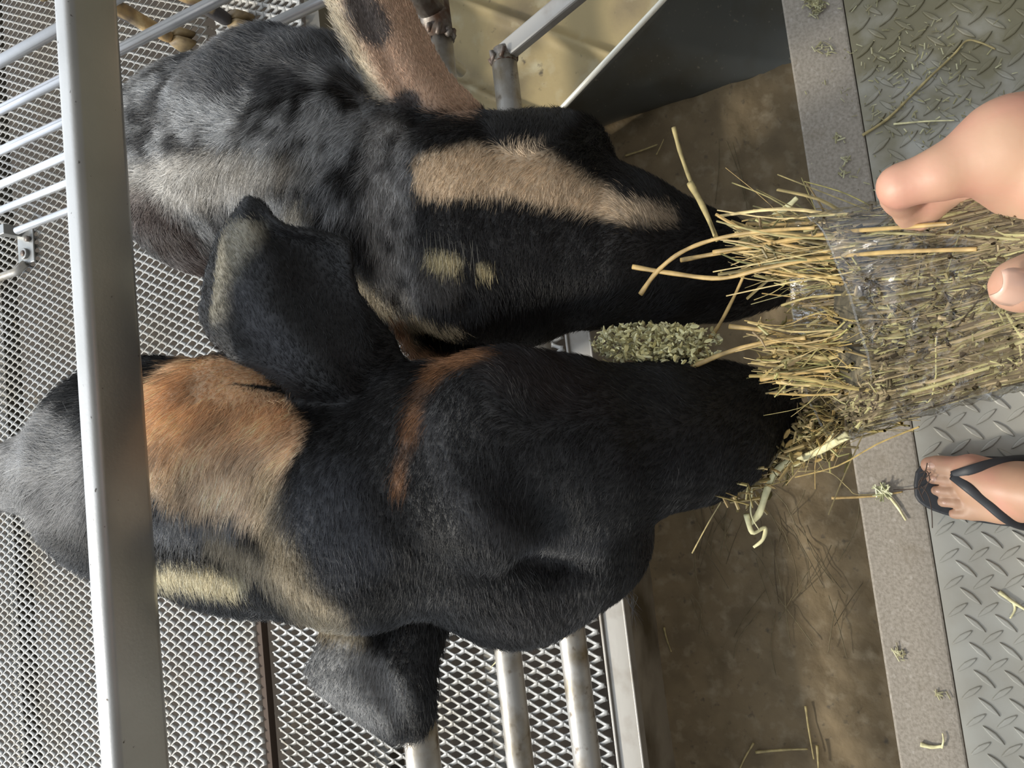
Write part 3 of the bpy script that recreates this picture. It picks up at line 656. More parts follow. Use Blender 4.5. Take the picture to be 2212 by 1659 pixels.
g2_flow = flow_from([(1600, 590, -.9, .3), (1400, 450, -.5, -.7), (1400, 600, -.5, .7), (1200, 500, -.5, .8), (1200, 380, -.3, .9), (1000, 400, -.3, 1), (950, 550, .1, 1), (1030, 600, .1, 1), (1000, 680, .1, 1), (1150, 280, .2, -1), (1100, 640, .2, 1),
                     (840, 300, -.15, 1), (830, 500, -.1, 1), (860, 660, .3, 1), (700, 250, -.3, 1), (620, 200, -.4, 1), (500, 180, -.6, -.8), (400, 200, -.7, -.3), (350, 330, -.9, .2), (450, 420, -.5, .9), (600, 420, -.3, 1), (650, 100, -.5, -1), (420, 540, .5, 1),
                     (900, 180, -.5, -1), (820, 60, -.5, -1), (760, 120, -.5, -1)])
def g2_len(u, v):
    L = np.full(u.shape, .010); L = np.where(u < 800, .015, L); L = np.where((v < 240) & (u > 780), .004, L); L = np.where((v < 50) & (u > 690), .005, L); return L*np.where(u > 1300, .75, 1)
FURN = 1.0
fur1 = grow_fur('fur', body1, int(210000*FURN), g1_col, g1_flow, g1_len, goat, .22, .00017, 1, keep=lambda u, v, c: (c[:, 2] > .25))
fur2 = grow_fur('fur', body2, int(170000*FURN), g2_col, g2_flow, g2_len, goat2, .24, .00017, 2, keep=lambda u, v, c: (c[:, 2] > .25))
for fu, gg in ((fur1, goat), (fur2, goat2)):
    fu.matrix_parent_inverse = Matrix.Translation(-Vector(gg.location)); fu['kind'] = 'stuff'
for gg, lg in ((goat, legs), (goat2, legs2)):
    k0 = set(gg.children); hooves(gg, lg)
    for c_ in gg.children:
        if c_ not in k0: c_.matrix_parent_inverse = Matrix.Translation(-Vector(gg.location))
# long stray hairs and lashes
def strands(name, lst, r, m, par):
    mb = MB()
    for pl in lst:
        q = [P(*a) for a in pl]; mb.tube(q, [r]*(len(q)-1)+[r*.3], 4)
    return child(mb.build(name, m, sm=True), par)
M_lash = mat('pale_hair', (.20, .19, .16), .5); M_dkhair = mat('dark_hair', (.02, .018, .018), .4)
strands('eyelashes', [[(912+i*9, 505+random.randint(-15, 20), .652), (916+i*9+random.randint(-4, 4), 545, .640), (921+i*9+random.randint(-8, 8), 575+random.randint(0, 45), .645)] for i in range(14)], .00014, M_lash, goat2)
mb = MB(); c_ = P(1010, 652, .676); 
bm = bmesh.new(); bmesh.ops.create_uvsphere(bm, u_segments=20, v_segments=12, radius=.0115); bmesh.ops.translate(bm, verts=bm.verts, vec=Vector(map(float, c_)))
me = bpy.data.meshes.new('eye'); bm.to_mesh(me); bm.free(); M_eye = mat('eye', (.008, .007, .006), .35); me.materials.append(M_eye); o = bpy.data.objects.new('eye', me); C.objects.link(o); smooth(o); child(o, goat2)
strands('whiskers', [[(1350+random.randint(-30, 20), 1265+random.randint(-14, 14), .70), (1365+random.randint(-10, 20), 1290+random.randint(0, 20), .70), (1360+random.randint(0, 30), 1320+random.randint(0, 45), .70)] for i in range(12)], .0002, M_dkhair, goat)
mb = MB()
# near eye of the black goat, half closed under the brow
bm = bmesh.new(); bmesh.ops.create_uvsphere(bm, u_segments=20, v_segments=12, radius=.0125); bmesh.ops.translate(bm, verts=bm.verts, vec=Vector(map(float, P(1205, 1218, .618))))
me = bpy.data.meshes.new('eye'); bm.to_mesh(me); bm.free(); me.materials.append(M_eye); o = bpy.data.objects.new('eye', me); C.objects.link(o); smooth(o); child(o, goat)

# ------------------------------------------------------------------ third goat beyond the divider: lower legs in view
g3o = np.array(G(395, 95, ZF)); g3b = np.array(G(520, 60, ZF))
fx = [g3o, g3b, g3o+np.array([.35, .55, 0]), g3b+np.array([.38, .5, 0])]
pr3 = []
for f_ in fx:
    up = f_+np.array([.05, .05, .30]); top = f_+np.array([.09, .06, .50])
    pr3 += [('c', f_+np.array([0, 0, .05]), up, .017, .024, .01), ('c', up, top, .024, .05, .02)]
cen = (fx[0]+fx[1])/2+np.array([.10, .08, .60]); cen2 = (fx[2]+fx[3])/2+np.array([.09, .02, .58])
pr3 += [('c', cen, cen2, .13, .14, .04), ('c', cen, cen+np.array([-.02, -.28, .16]), .08, .055, .03), ('c', cen+np.array([-.02, -.28, .16]), cen+np.array([0, -.46, .06]), .06, .03, .02)]
v3, f3 = sdf_mesh(pr3, .009)
goat3 = empty('goat', tuple(cen*np.array([1, 1, 0])+np.array([0, 0, ZF]))); tag(goat3, 'tan-legged goat standing on the grating beyond the side divider, only its lower legs in view', 'goat')
M_tanleg = mat('tan_leg_coat', (.38, .25, .11), .8, 0, [((.50, .37, .19), 30, .45, .6, 5), ((.05, .045, .045), 7, .5, .56, 3)], (160, .4, .002))
o = mesh_obj('body', v3, f3, M_tanleg, sm=True); child(o, goat3)
k0 = set(goat3.children); hooves(goat3, [f+np.array([0, .0, 0]) for f in fx])
for c_ in goat3.children:
    if c_ not in k0: c_.matrix_parent_inverse = Matrix.Translation(-Vector(goat3.location))

# ------------------------------------------------------------------ the person holding the bag
person = empty('person', (0, -.2, 0)); tag(person, 'person in black flip-flops holding out the clear bag of hay, hand and foot in view', 'person')
HDp = .335
pp = []
def fc(a, b, ra, rb, k=.006): pp.append(('c', np.array(a, float), np.array(b, float), ra, rb, k))
# right hand: index along the far side of the bag, bent over its end; thumb in front
I0, I1, I2 = P(2150, 318, .345), P(2040, 372, .352), P(1944, 402, .362)
fc(P(2390, 330, .335), P(2200, 322, .345), .032, .0245, .012)             # palm edge to the knuckle
fc(P(2320, 400, .350), P(2180, 340, .362), .030, .022, .012)
fc(I0, I1, .0165, .0126, .010); fc(I1, I2, .0120, .0103, .004); fc(I2, P(1946, 425, .392), .0101, .0088, .003); fc(P(1946, 425, .392), P(1965, 470, .412), .0086, .0072)
for i, (u0, v0, d0, u1, v1, d1, u2, v2, d2, r) in enumerate(((2170, 350, .372, 2020, 420, .395, 2010, 500, .420, .0098), (2190, 370, .392, 2060, 440, .418, 2055, 520, .432, .0094), (2215, 390, .410, 2110, 455, .432, 2100, 520, .444, .0084))):
    fc(P(2280, 360, d0-.01), P(u0, v0, d0), .018, r*1.25, .010); fc(P(u0, v0, d0), P(u1, v1, d1), r*1.2, r, .005); fc(P(u1, v1, d1), P(u2, v2, d2), r, r*.75, .004)
fc(P(2400, 430, .325), P(2350, 545, .300), .026, .018, .012); fc(P(2350, 545, .300), P(2275, 600, .287), .0150, .0118); fc(P(2275, 600, .287), P(2208, 615, .286), .0112, .0103); fc(P(2208, 615, .286), P(2196, 617, .288), .0100, .0094, .003)
WR = P(2480, 370, .335); ELB = np.array([.27, -.33, 1.0]); SHR = np.array([.17, -.40, 1.30]); SHL = np.array([-.17, -.40, 1.30])
fc(P(2390, 345, .335), WR, .030, .026, .015); fc(WR, ELB, .026, .038, .02); fc(ELB, SHR, .040, .052, .02)
ELL = np.array([-.30, -.36, 1.02]); HL = np.array([-.12, -.13, 1.20])
fc(SHL, ELL, .052, .040, .02); fc(ELL, HL, .038, .024, .02); fc(HL, HL+np.array([.05, .05, .04]), .026, .016, .012)
for k in range(4): fc(HL+np.array([.03, .03, .03-.02*k]), HL+np.array([.09, .055, .035-.02*k]), .009, .007, .004)
fc(HL+np.array([.02, .01, .03]), HL+np.array([.05, .0, .07]), .011, .008, .005)
# torso, neck, head
fc((0, -.40, .86), (0, -.41, 1.26), .125, .115, .03); fc(SHL*.8+np.array([0, -.08, .2])*0, SHR*.8+np.array([0, -.08, .26])*0, .07, .07, .03); fc(SHL, SHR, .058, .058, .03)
fc((0, -.40, 1.30), (0, -.37, 1.43), .052, .048, .02); fc((0, -.36, 1.47), (0, -.35, 1.54), .078, .088, .02); fc((0, -.275, 1.475), (0, -.262, 1.46), .014, .010, .01)
# legs
LK = np.array([-.115, -.30, .47]); RK = np.array([.125, -.32, .47])
AL = np.array([-.108, -.205, .085]); AR = np.array([.150, -.245, .085])
for K_, A_, hx in ((LK, AL, -.085), (RK, AR, .085)):
    fc((hx, -.39, .84), K_, .082, .052, .03); fc(K_, A_, .050, .030, .02)
def foot(T, side):
    """T maps a foot point given as (forward, toward the big toe, up) to the world"""
    def q(f, s, h): return T(f, s*side, h)
    fc(q(-.205, 0, .038), q(-.205, 0, .040), .028, .028, .01)      # heel
    fc(q(-.185, 0, .075), q(-.12, .004, .058), .030, .028, .02)
    fc(q(-.12, .004, .052), q(-.055, .008, .040), .030, .022, .02)
    fc(q(-.20, 0, .038), q(-.09, -.020, .032), .026, .022, .02); fc(q(-.18, .010, .040), q(-.055, .024, .034), .022, .020, .02)
    fc(q(-.09, -.020, .031), q(-.055, -.030, .027), .020, .0145, .014); fc(q(-.06, .0, .034), q(-.050, .024, .033), .021, .019, .014)
    fc(q(-.050, .026, .030), q(-.012, .028, .0265), .0165, .0135, .006); fc(q(-.012, .028, .0265), q(-.002, .0275, .0260), .0128, .0115, .003)
    for (f0, s0, f1, s1, r) in ((-.045, .008, -.006, .009, .0088), (-.048, -.007, -.012, -.0075, .0084), (-.052, -.021, -.020, -.0225, .0082), (-.060, -.035, -.034, -.0375, .0080)):
        fc(q(f0, s0, .029), q((f0+f1)/2, (s0+s1)/2, .030), r*1.0, r*.92, .0015); fc(q((f0+f1)/2, (s0+s1)/2, .030), q(f1, s1, .0235), r*.92, r*.90, .001)
tipL = G(1990, 1003, .026); backL = G(2212, 1022, .06); fdir = (tipL-backL)*np.array([1, 1, 0]); fdir /= np.linalg.norm(fdir)
sdir = np.array([fdir[1], -fdir[0], 0])      # to the foot's right: the big toe side
def TL(f, s, h): return tipL*np.array([1, 1, 0])+fdir*(f-.008)+sdir*(s-.0275)+np.array([0, 0, h])
tR = np.array([.16, -.045, 0]); fR = np.array([.12, .99, 0]); sR = np.array([.99, -.12, 0])
def TR(f, s, h): return tR+fR*f+sR*(s)+np.array([0, 0, h])
foot(TL, 1); foot(TR, -1)
pv, pf = sdf_mesh(pp, .0030)
o = mesh_obj('body', pv, pf, M_skin, sm=True); m_ = o.modifiers.new('s', 'SMOOTH'); m_.iterations = 3; m_.factor = .5; child(o, person)
# thumbnail and toenails
def nail(c, nx, along, ln, wd, par):
    nx = Vector(map(float, nx)).normalized(); al = Vector(map(float, along)); al = (al-nx*al.dot(nx)).normalized(); sd = nx.cross(al); c = Vector(map(float, c)); vs = []; fs = []
    A, B = 9, 9
    for i in range(A):
        for j in range(B):
            a_ = -1+2*i/(A-1); b_ = -1+2*j/(B-1); rr = math.sqrt(max(0, 1-.55*abs(a_)**3)); vs.append(c+al*a_*ln/2+sd*b_*wd/2*rr+nx*(-.30*wd*b_*b_-.06*ln*a_*a_))
    fs = [(i*B+j, i*B+j+1, (i+1)*B+j+1, (i+1)*B+j) for i in range(A-1) for j in range(B-1)]
    o = mesh_obj('nail', [tuple(q) for q in vs], fs, M_nail, sm=True); s_ = o.modifiers.new('s', 'SOLIDIFY'); s_.thickness = .0006; s_.offset = -1; child(o, par); return o
nail(P(2203, 628, .2765), -FW*.9+(-RT)*.45, UP*1.0+RT*.2, .013, .0135, person)
for (f_, s_, h_, l_, w_) in ((-.004, .0275, .0385, .011, .012), (-.008, .009, .0325, .007, .008), (-.014, -.0075, .0315, .0065, .0075), (-.022, -.0225, .0315, .006, .007), (-.036, -.0375, .0310, .005, .006)):
    nail(TL(f_, s_, h_), np.array([0, 0, 1])+fdir*.25, fdir, l_, w_, person)
# flip-flops
from mathutils.bvhtree import BVHTree
_pb = BVHTree.FromPolygons([tuple(map(float, x)) for x in pv], [tuple(map(int, q)) for q in pf])
def drape(p, up=.0015):
    h = _pb.ray_cast(Vector((float(p[0]), float(p[1]), .16)), Vector((0, 0, -1)))
    z = h[0].z+up if h[0] is not None and h[0].z < .15 else float(p[2])
    return np.array([p[0], p[1], max(z, float(p[2])*.0+.014)])
def flipflop(T, side, lab):
    par = person
    n = 40; prof = []
    for k in range(n):
        th = 2*math.pi*k/n; f = -.112+.128*math.cos(th); wdt = .047*abs(math.sin(th))**.55*(1 if math.sin(th) > 0 else -1)
        wmod = 1-.16*max(0, -math.cos(th)); prof.append((f, (-.002+wdt*wmod)))
    vs = [T(f, s*side, h) for h in (.0015, .0145) for f, s in prof]
    fs = [tuple(range(n-1, -1, -1)), tuple(range(n, 2*n))]+[(k, (k+1) % n, n+(k+1) % n, n+k) for k in range(n)]
    sole = mesh_obj('flip_flop', vs, fs, M_rubber); bevel(sole, .003); child(sole, par); sole['label'] = lab
    mb = MB(); pA = T(-.032, .0155*side, .044)
    path1 = [T(-.030, .0165*side, .0430), T(-.048, .026*side, .0515), T(-.072, .0360*side, .0530), T(-.100, .0425*side, .040), T(-.125, .0435*side, .014)]
    path2 = [T(-.030, .0165*side, .0430), T(-.046, .004*side, .0510), T(-.068, -.014*side, .0530), T(-.092, -.034*side, .0460), T(-.116, -.0445*side, .030), T(-.135, -.0450*side, .012)]
    for pa in (path1, path2):
        pa = [Vector(map(float, drape(x))) for x in pa[:-1]]+[Vector(map(float, pa[-1]))]; q = []
        for i in range(len(pa)-1):
            for k in range(6):
                t_ = k/6; p0 = pa[max(i-1, 0)]; p1 = pa[i]; p2 = pa[i+1]; p3 = pa[min(i+2, len(pa)-1)]
                q.append(.5*((2*p1)+(-p0+p2)*t_+(2*p0-5*p1+4*p2-p3)*t_**2+(-p0+3*p1-3*p2+p3)*t_**3))
        q.append(pa[-1]); mb.tube(q, .0066, 12, flat=.42)
    mb.tube([T(-.030, .0165*side, .0450), T(-.028, .0168*side, .010)], .0032, 8)
    st = child(mb.build('strap', M_rubber, sm=True), par); st.parent = sole
flipflop(TL, 1, 'black rubber flip-flop on the foot in view'); flipflop(TR, -1, 'black rubber flip-flop on the other foot')
# clothes (out of the frame)
sh = [('c', np.array((0, -.40, .90)), np.array((0, -.41, 1.25)), .165, .155, .03), ('c', SHL, SHR, .082, .082, .03), ('c', SHL, SHL*.5+ELL*.5, .064, .058, .02), ('c', SHR, SHR*.5+ELB*.5, .064, .058, .02)]
v_, f_ = sdf_mesh(sh, .012); child(mesh_obj('shirt', v_, f_, M_shirt, sm=True), person)
so_ = [('c', np.array((0, -.40, .82)), np.array((0, -.40, .90)), .140, .140, .03), ('c', np.array((-.085, -.39, .84)), LK*.7+np.array((-.085, -.39, .84))*.3, .098, .078, .02), ('c', np.array((.085, -.39, .84)), RK*.7+np.array((.085, -.39, .84))*.3, .098, .078, .02)]
v_, f_ = sdf_mesh(so_, .012); child(mesh_obj('shorts', v_, f_, M_short, sm=True), person)
v_, f_ = sdf_mesh([('e', np.array((0, -.375, 1.53)), np.eye(3), (.098, .105, .115), .02), ('c', np.array((0, -.43, 1.50)), np.array((0, -.455, 1.30)), .075, .05, .02)], .012)
child(mesh_obj('hair', v_, f_, M_dkhair, sm=True), person)

# ------------------------------------------------------------------ clear bag of hay
BA = [(1772, 703, .505, 236, .048), (1850, 690, .475, 236, .048), (1950, 668, .435, 232, .044), (2060, 640, .395, 226, .038), (2160, 618, .360, 222, .032), (2260, 600, .332, 215, .026), (2380, 580, .300, 200, .024), (2520, 560, .268, 170, .022)]
def bag_at(t):
    x = np.array(BA, float); s = np.linspace(0, 1, len(x)); q = [np.interp(t, s, x[:, k]) for k in range(5)]
    return P(q[0], q[1], q[2]), px(q[3], q[2]), q[4]
def bag_pt(t, a, rr=1.0, noise_=0):
    c, hw, hd = bag_at(t); s, co_ = math.sin(a), math.cos(a)
    sx = math.copysign(abs(co_)**.8, co_); sy = math.copysign(abs(s)**.8, s)
    p = c+(-RT)*hw*rr*sx+FW*hd*rr*sy
    if t < .15: p = p+(-UP)*(px(52, .49)*rr*sx*(1-t/.15))
    return p
bag = empty('plastic_bag', tuple(P(2000, 650, .45))); tag(bag, 'clear wrinkled plastic bag packed with hay, held open toward the goats', 'bag')
vs = []; nA, nT = 96, 110
for i in range(nT):
    t = i/(nT-1)*1.0-.0
    for k in range(nA):
        a = 2*math.pi*k/nA; p = bag_pt(max(0, t), a); d_ = p-bag_at(t)[0]; L = np.linalg.norm(d_)
        w1 = noise.fractal(Vector((math.cos(a)*3+t*4, math.sin(a)*3, t*16)), 1, 2, 4)*.0026+noise.noise(Vector((a*7, t*5, 3)))*.0016
        edge = math.exp(-t/.05)*.003*math.sin(a*5+1); f_ = 1+(w1+edge*.6+.0015)/L
        p = bag_at(t)[0]+d_*f_; 
        if t < .12: p = p+(np.array(P(1772, 703, .505))-np.array(P(1850, 690, .475)))*(1-t/.12)*.16*math.sin(a*2+.5)
        vs.append(p)
fs = [(i*nA+k, i*nA+(k+1) % nA, (i+1)*nA+(k+1) % nA, (i+1)*nA+k) for i in range(nT-1) for k in range(nA)]
film = mesh_obj('bag_film', vs, fs, M_film, sm=True); child(film, bag)
# rolled rim catches the light
mb = MB(); q = [vs[k] for k in range(nA)]+[vs[0]]; mb.tube(q, .0007, 6, cap=False); child(mb.build('bag_rim', M_film, sm=True), bag)

def curve3(pts, n=7):
    pa = [Vector(map(float, x)) for x in pts]; q = []
    for i in range(len(pa)-1):
        for k in range(n):
            t_ = k/n; p0 = pa[max(i-1, 0)]; p1 = pa[i]; p2 = pa[i+1]; p3 = pa[min(i+2, len(pa)-1)]
            q.append(.5*((2*p1)+(-p0+p2)*t_+(2*p0-5*p1+4*p2-p3)*t_**2+(-p0+3*p1-3*p2+p3)*t_**3))
    q.append(pa[-1]); return q
rnd = random.Random(11)
# packed hay: short and long stems lying mostly along the bag
mb = MB()
for i in range(6500):
    t0 = rnd.uniform(.02, .97); ln = rnd.choice((.05, .09, .14, .2, .3, .4)); a0 = rnd.uniform(0, 2*math.pi); rr = math.sqrt(rnd.uniform(.45, 1))*.975
    if rnd.random() < .6: a0 = -abs(a0 % math.pi)   # nearer side
    q = []; da = rnd.gauss(0, .07)+(rnd.gauss(0, .5) if rnd.random() < .10 else 0); dr = rnd.uniform(-.10, .04)
    for k in range(4):
        s = k/3; t = min(1, t0+ln*s); p = bag_pt(t, a0+da*s, min(.985, rr+dr*s)); q.append(p)
    mb.tube(q, rnd.choice((.0002, .0003, .0004, .0006, .0009)), 4, cap=False, flat=rnd.uniform(.4, 1))
for i in range(900):    # crumbs and leaf bits
    t0 = rnd.uniform(0, .97); a0 = -rnd.uniform(0, math.pi); p = np.array(bag_pt(t0, a0, rnd.uniform(.8, .96))); d_ = np.array([rnd.gauss(0, 1) for _ in range(3)]); d_ = d_/np.linalg.norm(d_)*rnd.uniform(.003, .010)
    mb.tube([p-d_/2, p+d_/2], [.0012, .0005], 4, cap=False, flat=.5)
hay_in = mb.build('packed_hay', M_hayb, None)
hay_in['kind'] = 'stuff'; tag(hay_in, 'dull green-brown hay packed inside the clear bag', 'hay')
# dense core so the bag reads full
cv = [bag_pt(.13+.87*i/29, 2*math.pi*k/24, .60+.14*min(1, i/6)) for i in range(30) for k in range(24)]
cf = [(i*24+k, i*24+(k+1) % 24, (i+1)*24+(k+1) % 24, (i+1)*24+k) for i in range(29) for k in range(24)]+[tuple(range(23, -1, -1)), tuple(range(29*24, 30*24))]
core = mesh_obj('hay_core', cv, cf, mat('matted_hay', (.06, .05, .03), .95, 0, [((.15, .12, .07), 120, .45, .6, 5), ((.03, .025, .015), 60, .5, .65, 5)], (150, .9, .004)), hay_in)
# hay spilling from the mouth of the bag toward the muzzles
mb = MB()
# (share, mouth v range, end u, end v, spread v, end depth)
CL = ((.42, (475, 625), (1535, 1745), 520, 40, (.56, .60)), (.26, (690, 850), (1585, 1770), 765, 40, (.56, .60)), (.14, (590, 720), (1690, 1790), 650, 50, (.55, .60)), (.18, (840, 935), (1715, 1800), 915, 34, (.60, .66)))
for i in range(700):
    r_ = rnd.random(); c_ = 0
    while r_ > CL[c_][0] and c_ < 3: r_ -= CL[c_][0]; c_ += 1
    _, (va, vb), (ua, ub), ve, sp, (da_, db_) = CL[c_]
    v0 = rnd.uniform(va, vb); u0 = rnd.uniform(1790, 1990); d0 = (.50-(u0-1790)*.00040)+rnd.uniform(-.012, .03)+(.02 if c_ == 3 else 0)
    q_ = rnd.random()**.62; u1 = ua+(ub-ua)*q_; v1 = ve+(v0-ve)*(.25+.45*q_)+rnd.gauss(0, sp*.75); d1 = rnd.uniform(da_, db_)
    if rnd.random() < .22: v1 += rnd.gauss(0, 70)
    m1 = P(u0*.66+u1*.34, v0*.66+v1*.34+rnd.gauss(0, 7), d0*.66+d1*.34); m2 = P(u0*.33+u1*.67+rnd.gauss(0, 8), v0*.33+v1*.67+rnd.gauss(0, 12), d0*.33+d1*.67)
    mb.tube(curve3([P(u0, v0, d0), m1, m2, P(u1, v1, d1)], 3), rnd.choice((.0002, .0003, .0004, .0005, .0007, .0012)), 5, cap=False, flat=rnd.uniform(.35, 1))
for i in range(420):     # bits and leaves in the tuft
    v0 = rnd.choice((rnd.gauss(540, 40), rnd.gauss(770, 40), rnd.gauss(925, 28))); u0 = rnd.uniform(1640, 1800) if v0 < 850 else rnd.uniform(1725, 1820)
    c_ = P(u0, v0, rnd.uniform(.53, .60) if v0 < 850 else rnd.uniform(.58, .65)); d_ = np.array([rnd.gauss(0, 1) for _ in range(3)]); d_ = d_/np.linalg.norm(d_)*rnd.uniform(.004, .016)
    k_ = np.array([rnd.gauss(0, .002) for _ in range(3)]); mb.tube([c_-d_/2, c_+k_, c_+d_/2], [.0010, .0009, .0003], 4, cap=False, flat=.5)
spill = mb.build('spilling_hay', M_hay); spill['kind'] = 'stuff'; tag(spill, 'loose golden hay spilling from the open end of the bag onto the muzzles', 'hay')
# pale flakes held between the two muzzles
mb = MB()
def flakes(mb, cu, cv_, ru, rv, dlo, dhi, n, size=(.003, .010), thin=.0005):
    for i in range(n):
        a = rnd.uniform(0, 6.283); r_ = math.sqrt(rnd.random()); c_ = P(cu+ru*r_*math.cos(a), cv_+rv*r_*math.sin(a), rnd.uniform(dlo, dhi))
        d1 = Vector([rnd.gauss(0, 1) for _ in range(3)]).normalized(); d2 = d1.orthogonal().normalized(); L = rnd.uniform(*size)
        cc = Vector(map(float, c_)); ww = L*rnd.uniform(.2, .5); n3 = d1.cross(d2)*thin
        k = 6; ring = [cc+d1*math.cos(2*math.pi*j/k)*L/2+d2*math.sin(2*math.pi*j/k)*ww/2 for j in range(k)]
        mb.add([x+n3 for x in ring]+[x-n3 for x in ring], [tuple(range(k)), tuple(range(2*k-1, k-1, -1))]+[(j, (j+1) % k, k+(j+1) % k, k+j) for j in range(k)])
flakes(mb, 1400, 740, 122, 44, .605, .640, 760, (.002, .0085)); flakes(mb, 1500, 745, 60, 45, .595, .63, 200, (.002, .008))
for i in range(60):
    u0 = rnd.uniform(1290, 1500); v0 = rnd.uniform(700, 785); a_ = rnd.uniform(0, 6.28); mb.tube([P(u0, v0, .70), P(u0+60*math.cos(a_), v0+40*math.sin(a_), .71)], .0005, 4, cap=False)
M_bright = hay_mat('bright_flakes', [(.70, .62, .28), (.88, .84, .48), (.30, .26, .12), (.90, .88, .58), (.78, .72, .36), (.14, .11, .05)])
clump = mb.build('hay_flakes', M_bright); clump['kind'] = 'stuff'; tag(clump, 'pale green hay flakes caught between the two goat muzzles', 'hay')
mb = MB()
flakes(mb, 1630, 1015, 120, 70, .62, .68, 0)
for i in range(330):
    s = rnd.random(); u0 = 1810-250*s+rnd.gauss(0, 22); v0 = 925+130*s+rnd.gauss(0, 26); c_ = P(u0, v0, rnd.uniform(.60, .70)); d_ = (-UP*rnd.gauss(-.5, .8)-RT*rnd.gauss(.3, .8)+FW*rnd.gauss(0, .4)); d_ = d_/np.linalg.norm(d_)*rnd.uniform(.006, .034)
    mb.tube([c_-d_/2, c_+FW*rnd.gauss(0, .002), c_+d_/2], rnd.choice((.0004, .0007, .0012)), 4, cap=False, flat=rnd.uniform(.3, 1))
flakes(mb, 1745, 955, 75, 45, .60, .66, 120, (.004, .012)); flakes(mb, 1600, 1060, 70, 40, .64, .70, 60, (.004, .014))
tuft = mb.build('hanging_hay', M_hay); tuft['kind'] = 'stuff'; tag(tuft, 'ragged tuft of hay hanging under the black goat muzzle', 'hay')

# single stalks one can count
def stalk(pts, r, m, label, group=None, taper=.55, flat=.6, name='hay_stalk'):
    mb = MB(); q = curve3(pts, 6); n = len(q); mb.tube(q, [r*(1-(1-taper)*i/(n-1))*(1+.08*math.sin(i*1.3)) for i in range(n)], 7, flat=flat)
    o = mb.build(name, m, sm=True); tag(o, label, 'hay stalk', group); return o
def PL(l): return [P(*a) for a in l]
stalk(PL([(1383, 636, .60), (1418, 588, .59), (1470, 546, .575), (1540, 518, .56), (1640, 500, .535), (1760, 492, .49)]), .0021, M_straw, 'thick orange straw curving down over the grey goat nose, ending furthest from the bag')
stalk(PL([(1366, 576, .60), (1450, 590, .585), (1555, 601, .565), (1650, 580, .54), (1745, 562, .51), (1900, 546, .43), (2110, 538, .372)]), .0020, M_straw, 'long straight straw running from the bag across the grey goat muzzle')
stalk(PL([(1455, 275, .62), (1468, 325, .615), (1492, 392, .60), (1520, 445, .58), (1543, 510, .56)]), .0019, M_hay, 'green-tipped stalk standing up off the top of the grey goat nose')
stalk(PL([(1490, 395, .598), (1520, 450, .578), (1550, 520, .56)]), .0028, M_hay, 'short thick stem at the base of the upright stalk on the grey goat nose')
stalk(PL([(1320, 813, .63), (1400, 808, .625), (1466, 803, .61), (1560, 765, .585), (1640, 742, .56), (1740, 730, .52)]), .0026, M_straw, 'thick kinked straw lying along the edge of the black goat nose')
stalk(PL([(1478, 792, .64), (1540, 722, .62), (1580, 652, .60), (1608, 592, .58)]), .0020, M_straw, 'bent straw crossing the gap between the two muzzles')
stalk(PL([(1575, 705, .59), (1650, 714, .57), (1730, 735, .53), (1790, 750, .50)]), .0020, M_straw, 'pale straight straw just above the black goat muzzle')
stalk(PL([(1643, 820, .57), (1720, 806, .54), (1812, 800, .49)]), .0018, M_straw, 'short reddish straw lying on the tip of the black goat muzzle')
stalk(PL([(1540, 545, .575), (1640, 530, .55), (1780, 512, .50)]), .0018, M_straw, 'straight straw in the top of the tuft above the grey goat muzzle')
stalk(PL([(1470, 562, .60), (1560, 545, .58), (1650, 528, .545), (1780, 505, .49), (1960, 490, .41), (2200, 470, .37)]), .0019, M_straw, 'longest straw, running from the grey goat muzzle deep into the bag')
stalk(PL([(1688, 660, .55), (1750, 642, .52), (1850, 635, .47)]), .0010, M_hay, 'thin wiry stem in the middle of the bag mouth')
stalk(PL([(1672, 470, .60), (1700, 448, .595), (1722, 427, .59)]), .0034, M_pale, 'small pale green leaf blade poking up beside the bag mouth', taper=.5, flat=.25, name='leaf_blade')
stalk(PL([(1618, 1130, .66), (1640, 1108, .655), (1662, 1045, .645), (1692, 1003, .63), (1760, 978, .60), (1832, 940, .53)]), .0030, M_pale, 'thick pale yellow stem hanging lowest from the bag', taper=1)
stalk(PL([(1612, 1110, .655), (1625, 1150, .66), (1652, 1140, .66), (1648, 1165, .66), (1628, 1182, .665)]), .0026, M_pale, 'curled dry husk at the end of the thick pale stem', taper=.5, name='dry_husk')
stalk(PL([(1622, 998, .64), (1624, 1060, .648), (1622, 1110, .652), (1640, 1145, .655)]), .0009, M_pale, 'thin pale strand looping down beside the thick pale stem')
stalk(PL([(1715, 1005, .625), (1770, 975, .60), (1800, 935, .56)]), .0016, M_pale, 'thin pale strand parallel to the thick pale stem')
stalk(PL([(1495, 1195, .85), (1530, 1130, .80), (1560, 1080, .74), (1590, 1030, .68)]), .0008, M_hay, 'hair-thin stem trailing down toward the trough from the tuft')
stalk([G(1796, 1076, .004), G(1850, 1074, .004), G(1905, 1070, .004), G(1950, 1062, .004)], .0022, M_straw, 'orange twig lying across the walkway edge beside the foot', name='straw_twig')
stalk([G(1912, 1062, .004), G(1935, 1090, .004), G(1957, 1124, .004)], .0026, M_pale, 'pale twig pointing toward the toes on the walkway edge', name='straw_twig')
mb = MB(); c0 = G(1905, 1062, .006)
for i in range(26):
    a = rnd.uniform(0, 6.28); mb.tube([c0+np.array([rnd.gauss(0, .004), rnd.gauss(0, .004), .0]), c0+np.array([math.cos(a)*.014, math.sin(a)*.014, rnd.uniform(.001, .008)])], [.0014, .0008], 5)
tag(mb.build('seed_head', M_flake), 'crumpled green seed head where the two twigs by the foot meet', 'seed head')
stalk([G(1722, 1018, .012), G(1790, 1020, .010), G(1830, 1052, .006), G(1850, 1068, .004), G(1905, 1066, .004)], .0007, M_hay, 'wavy thread-like stem reaching from the tuft to the seed head')
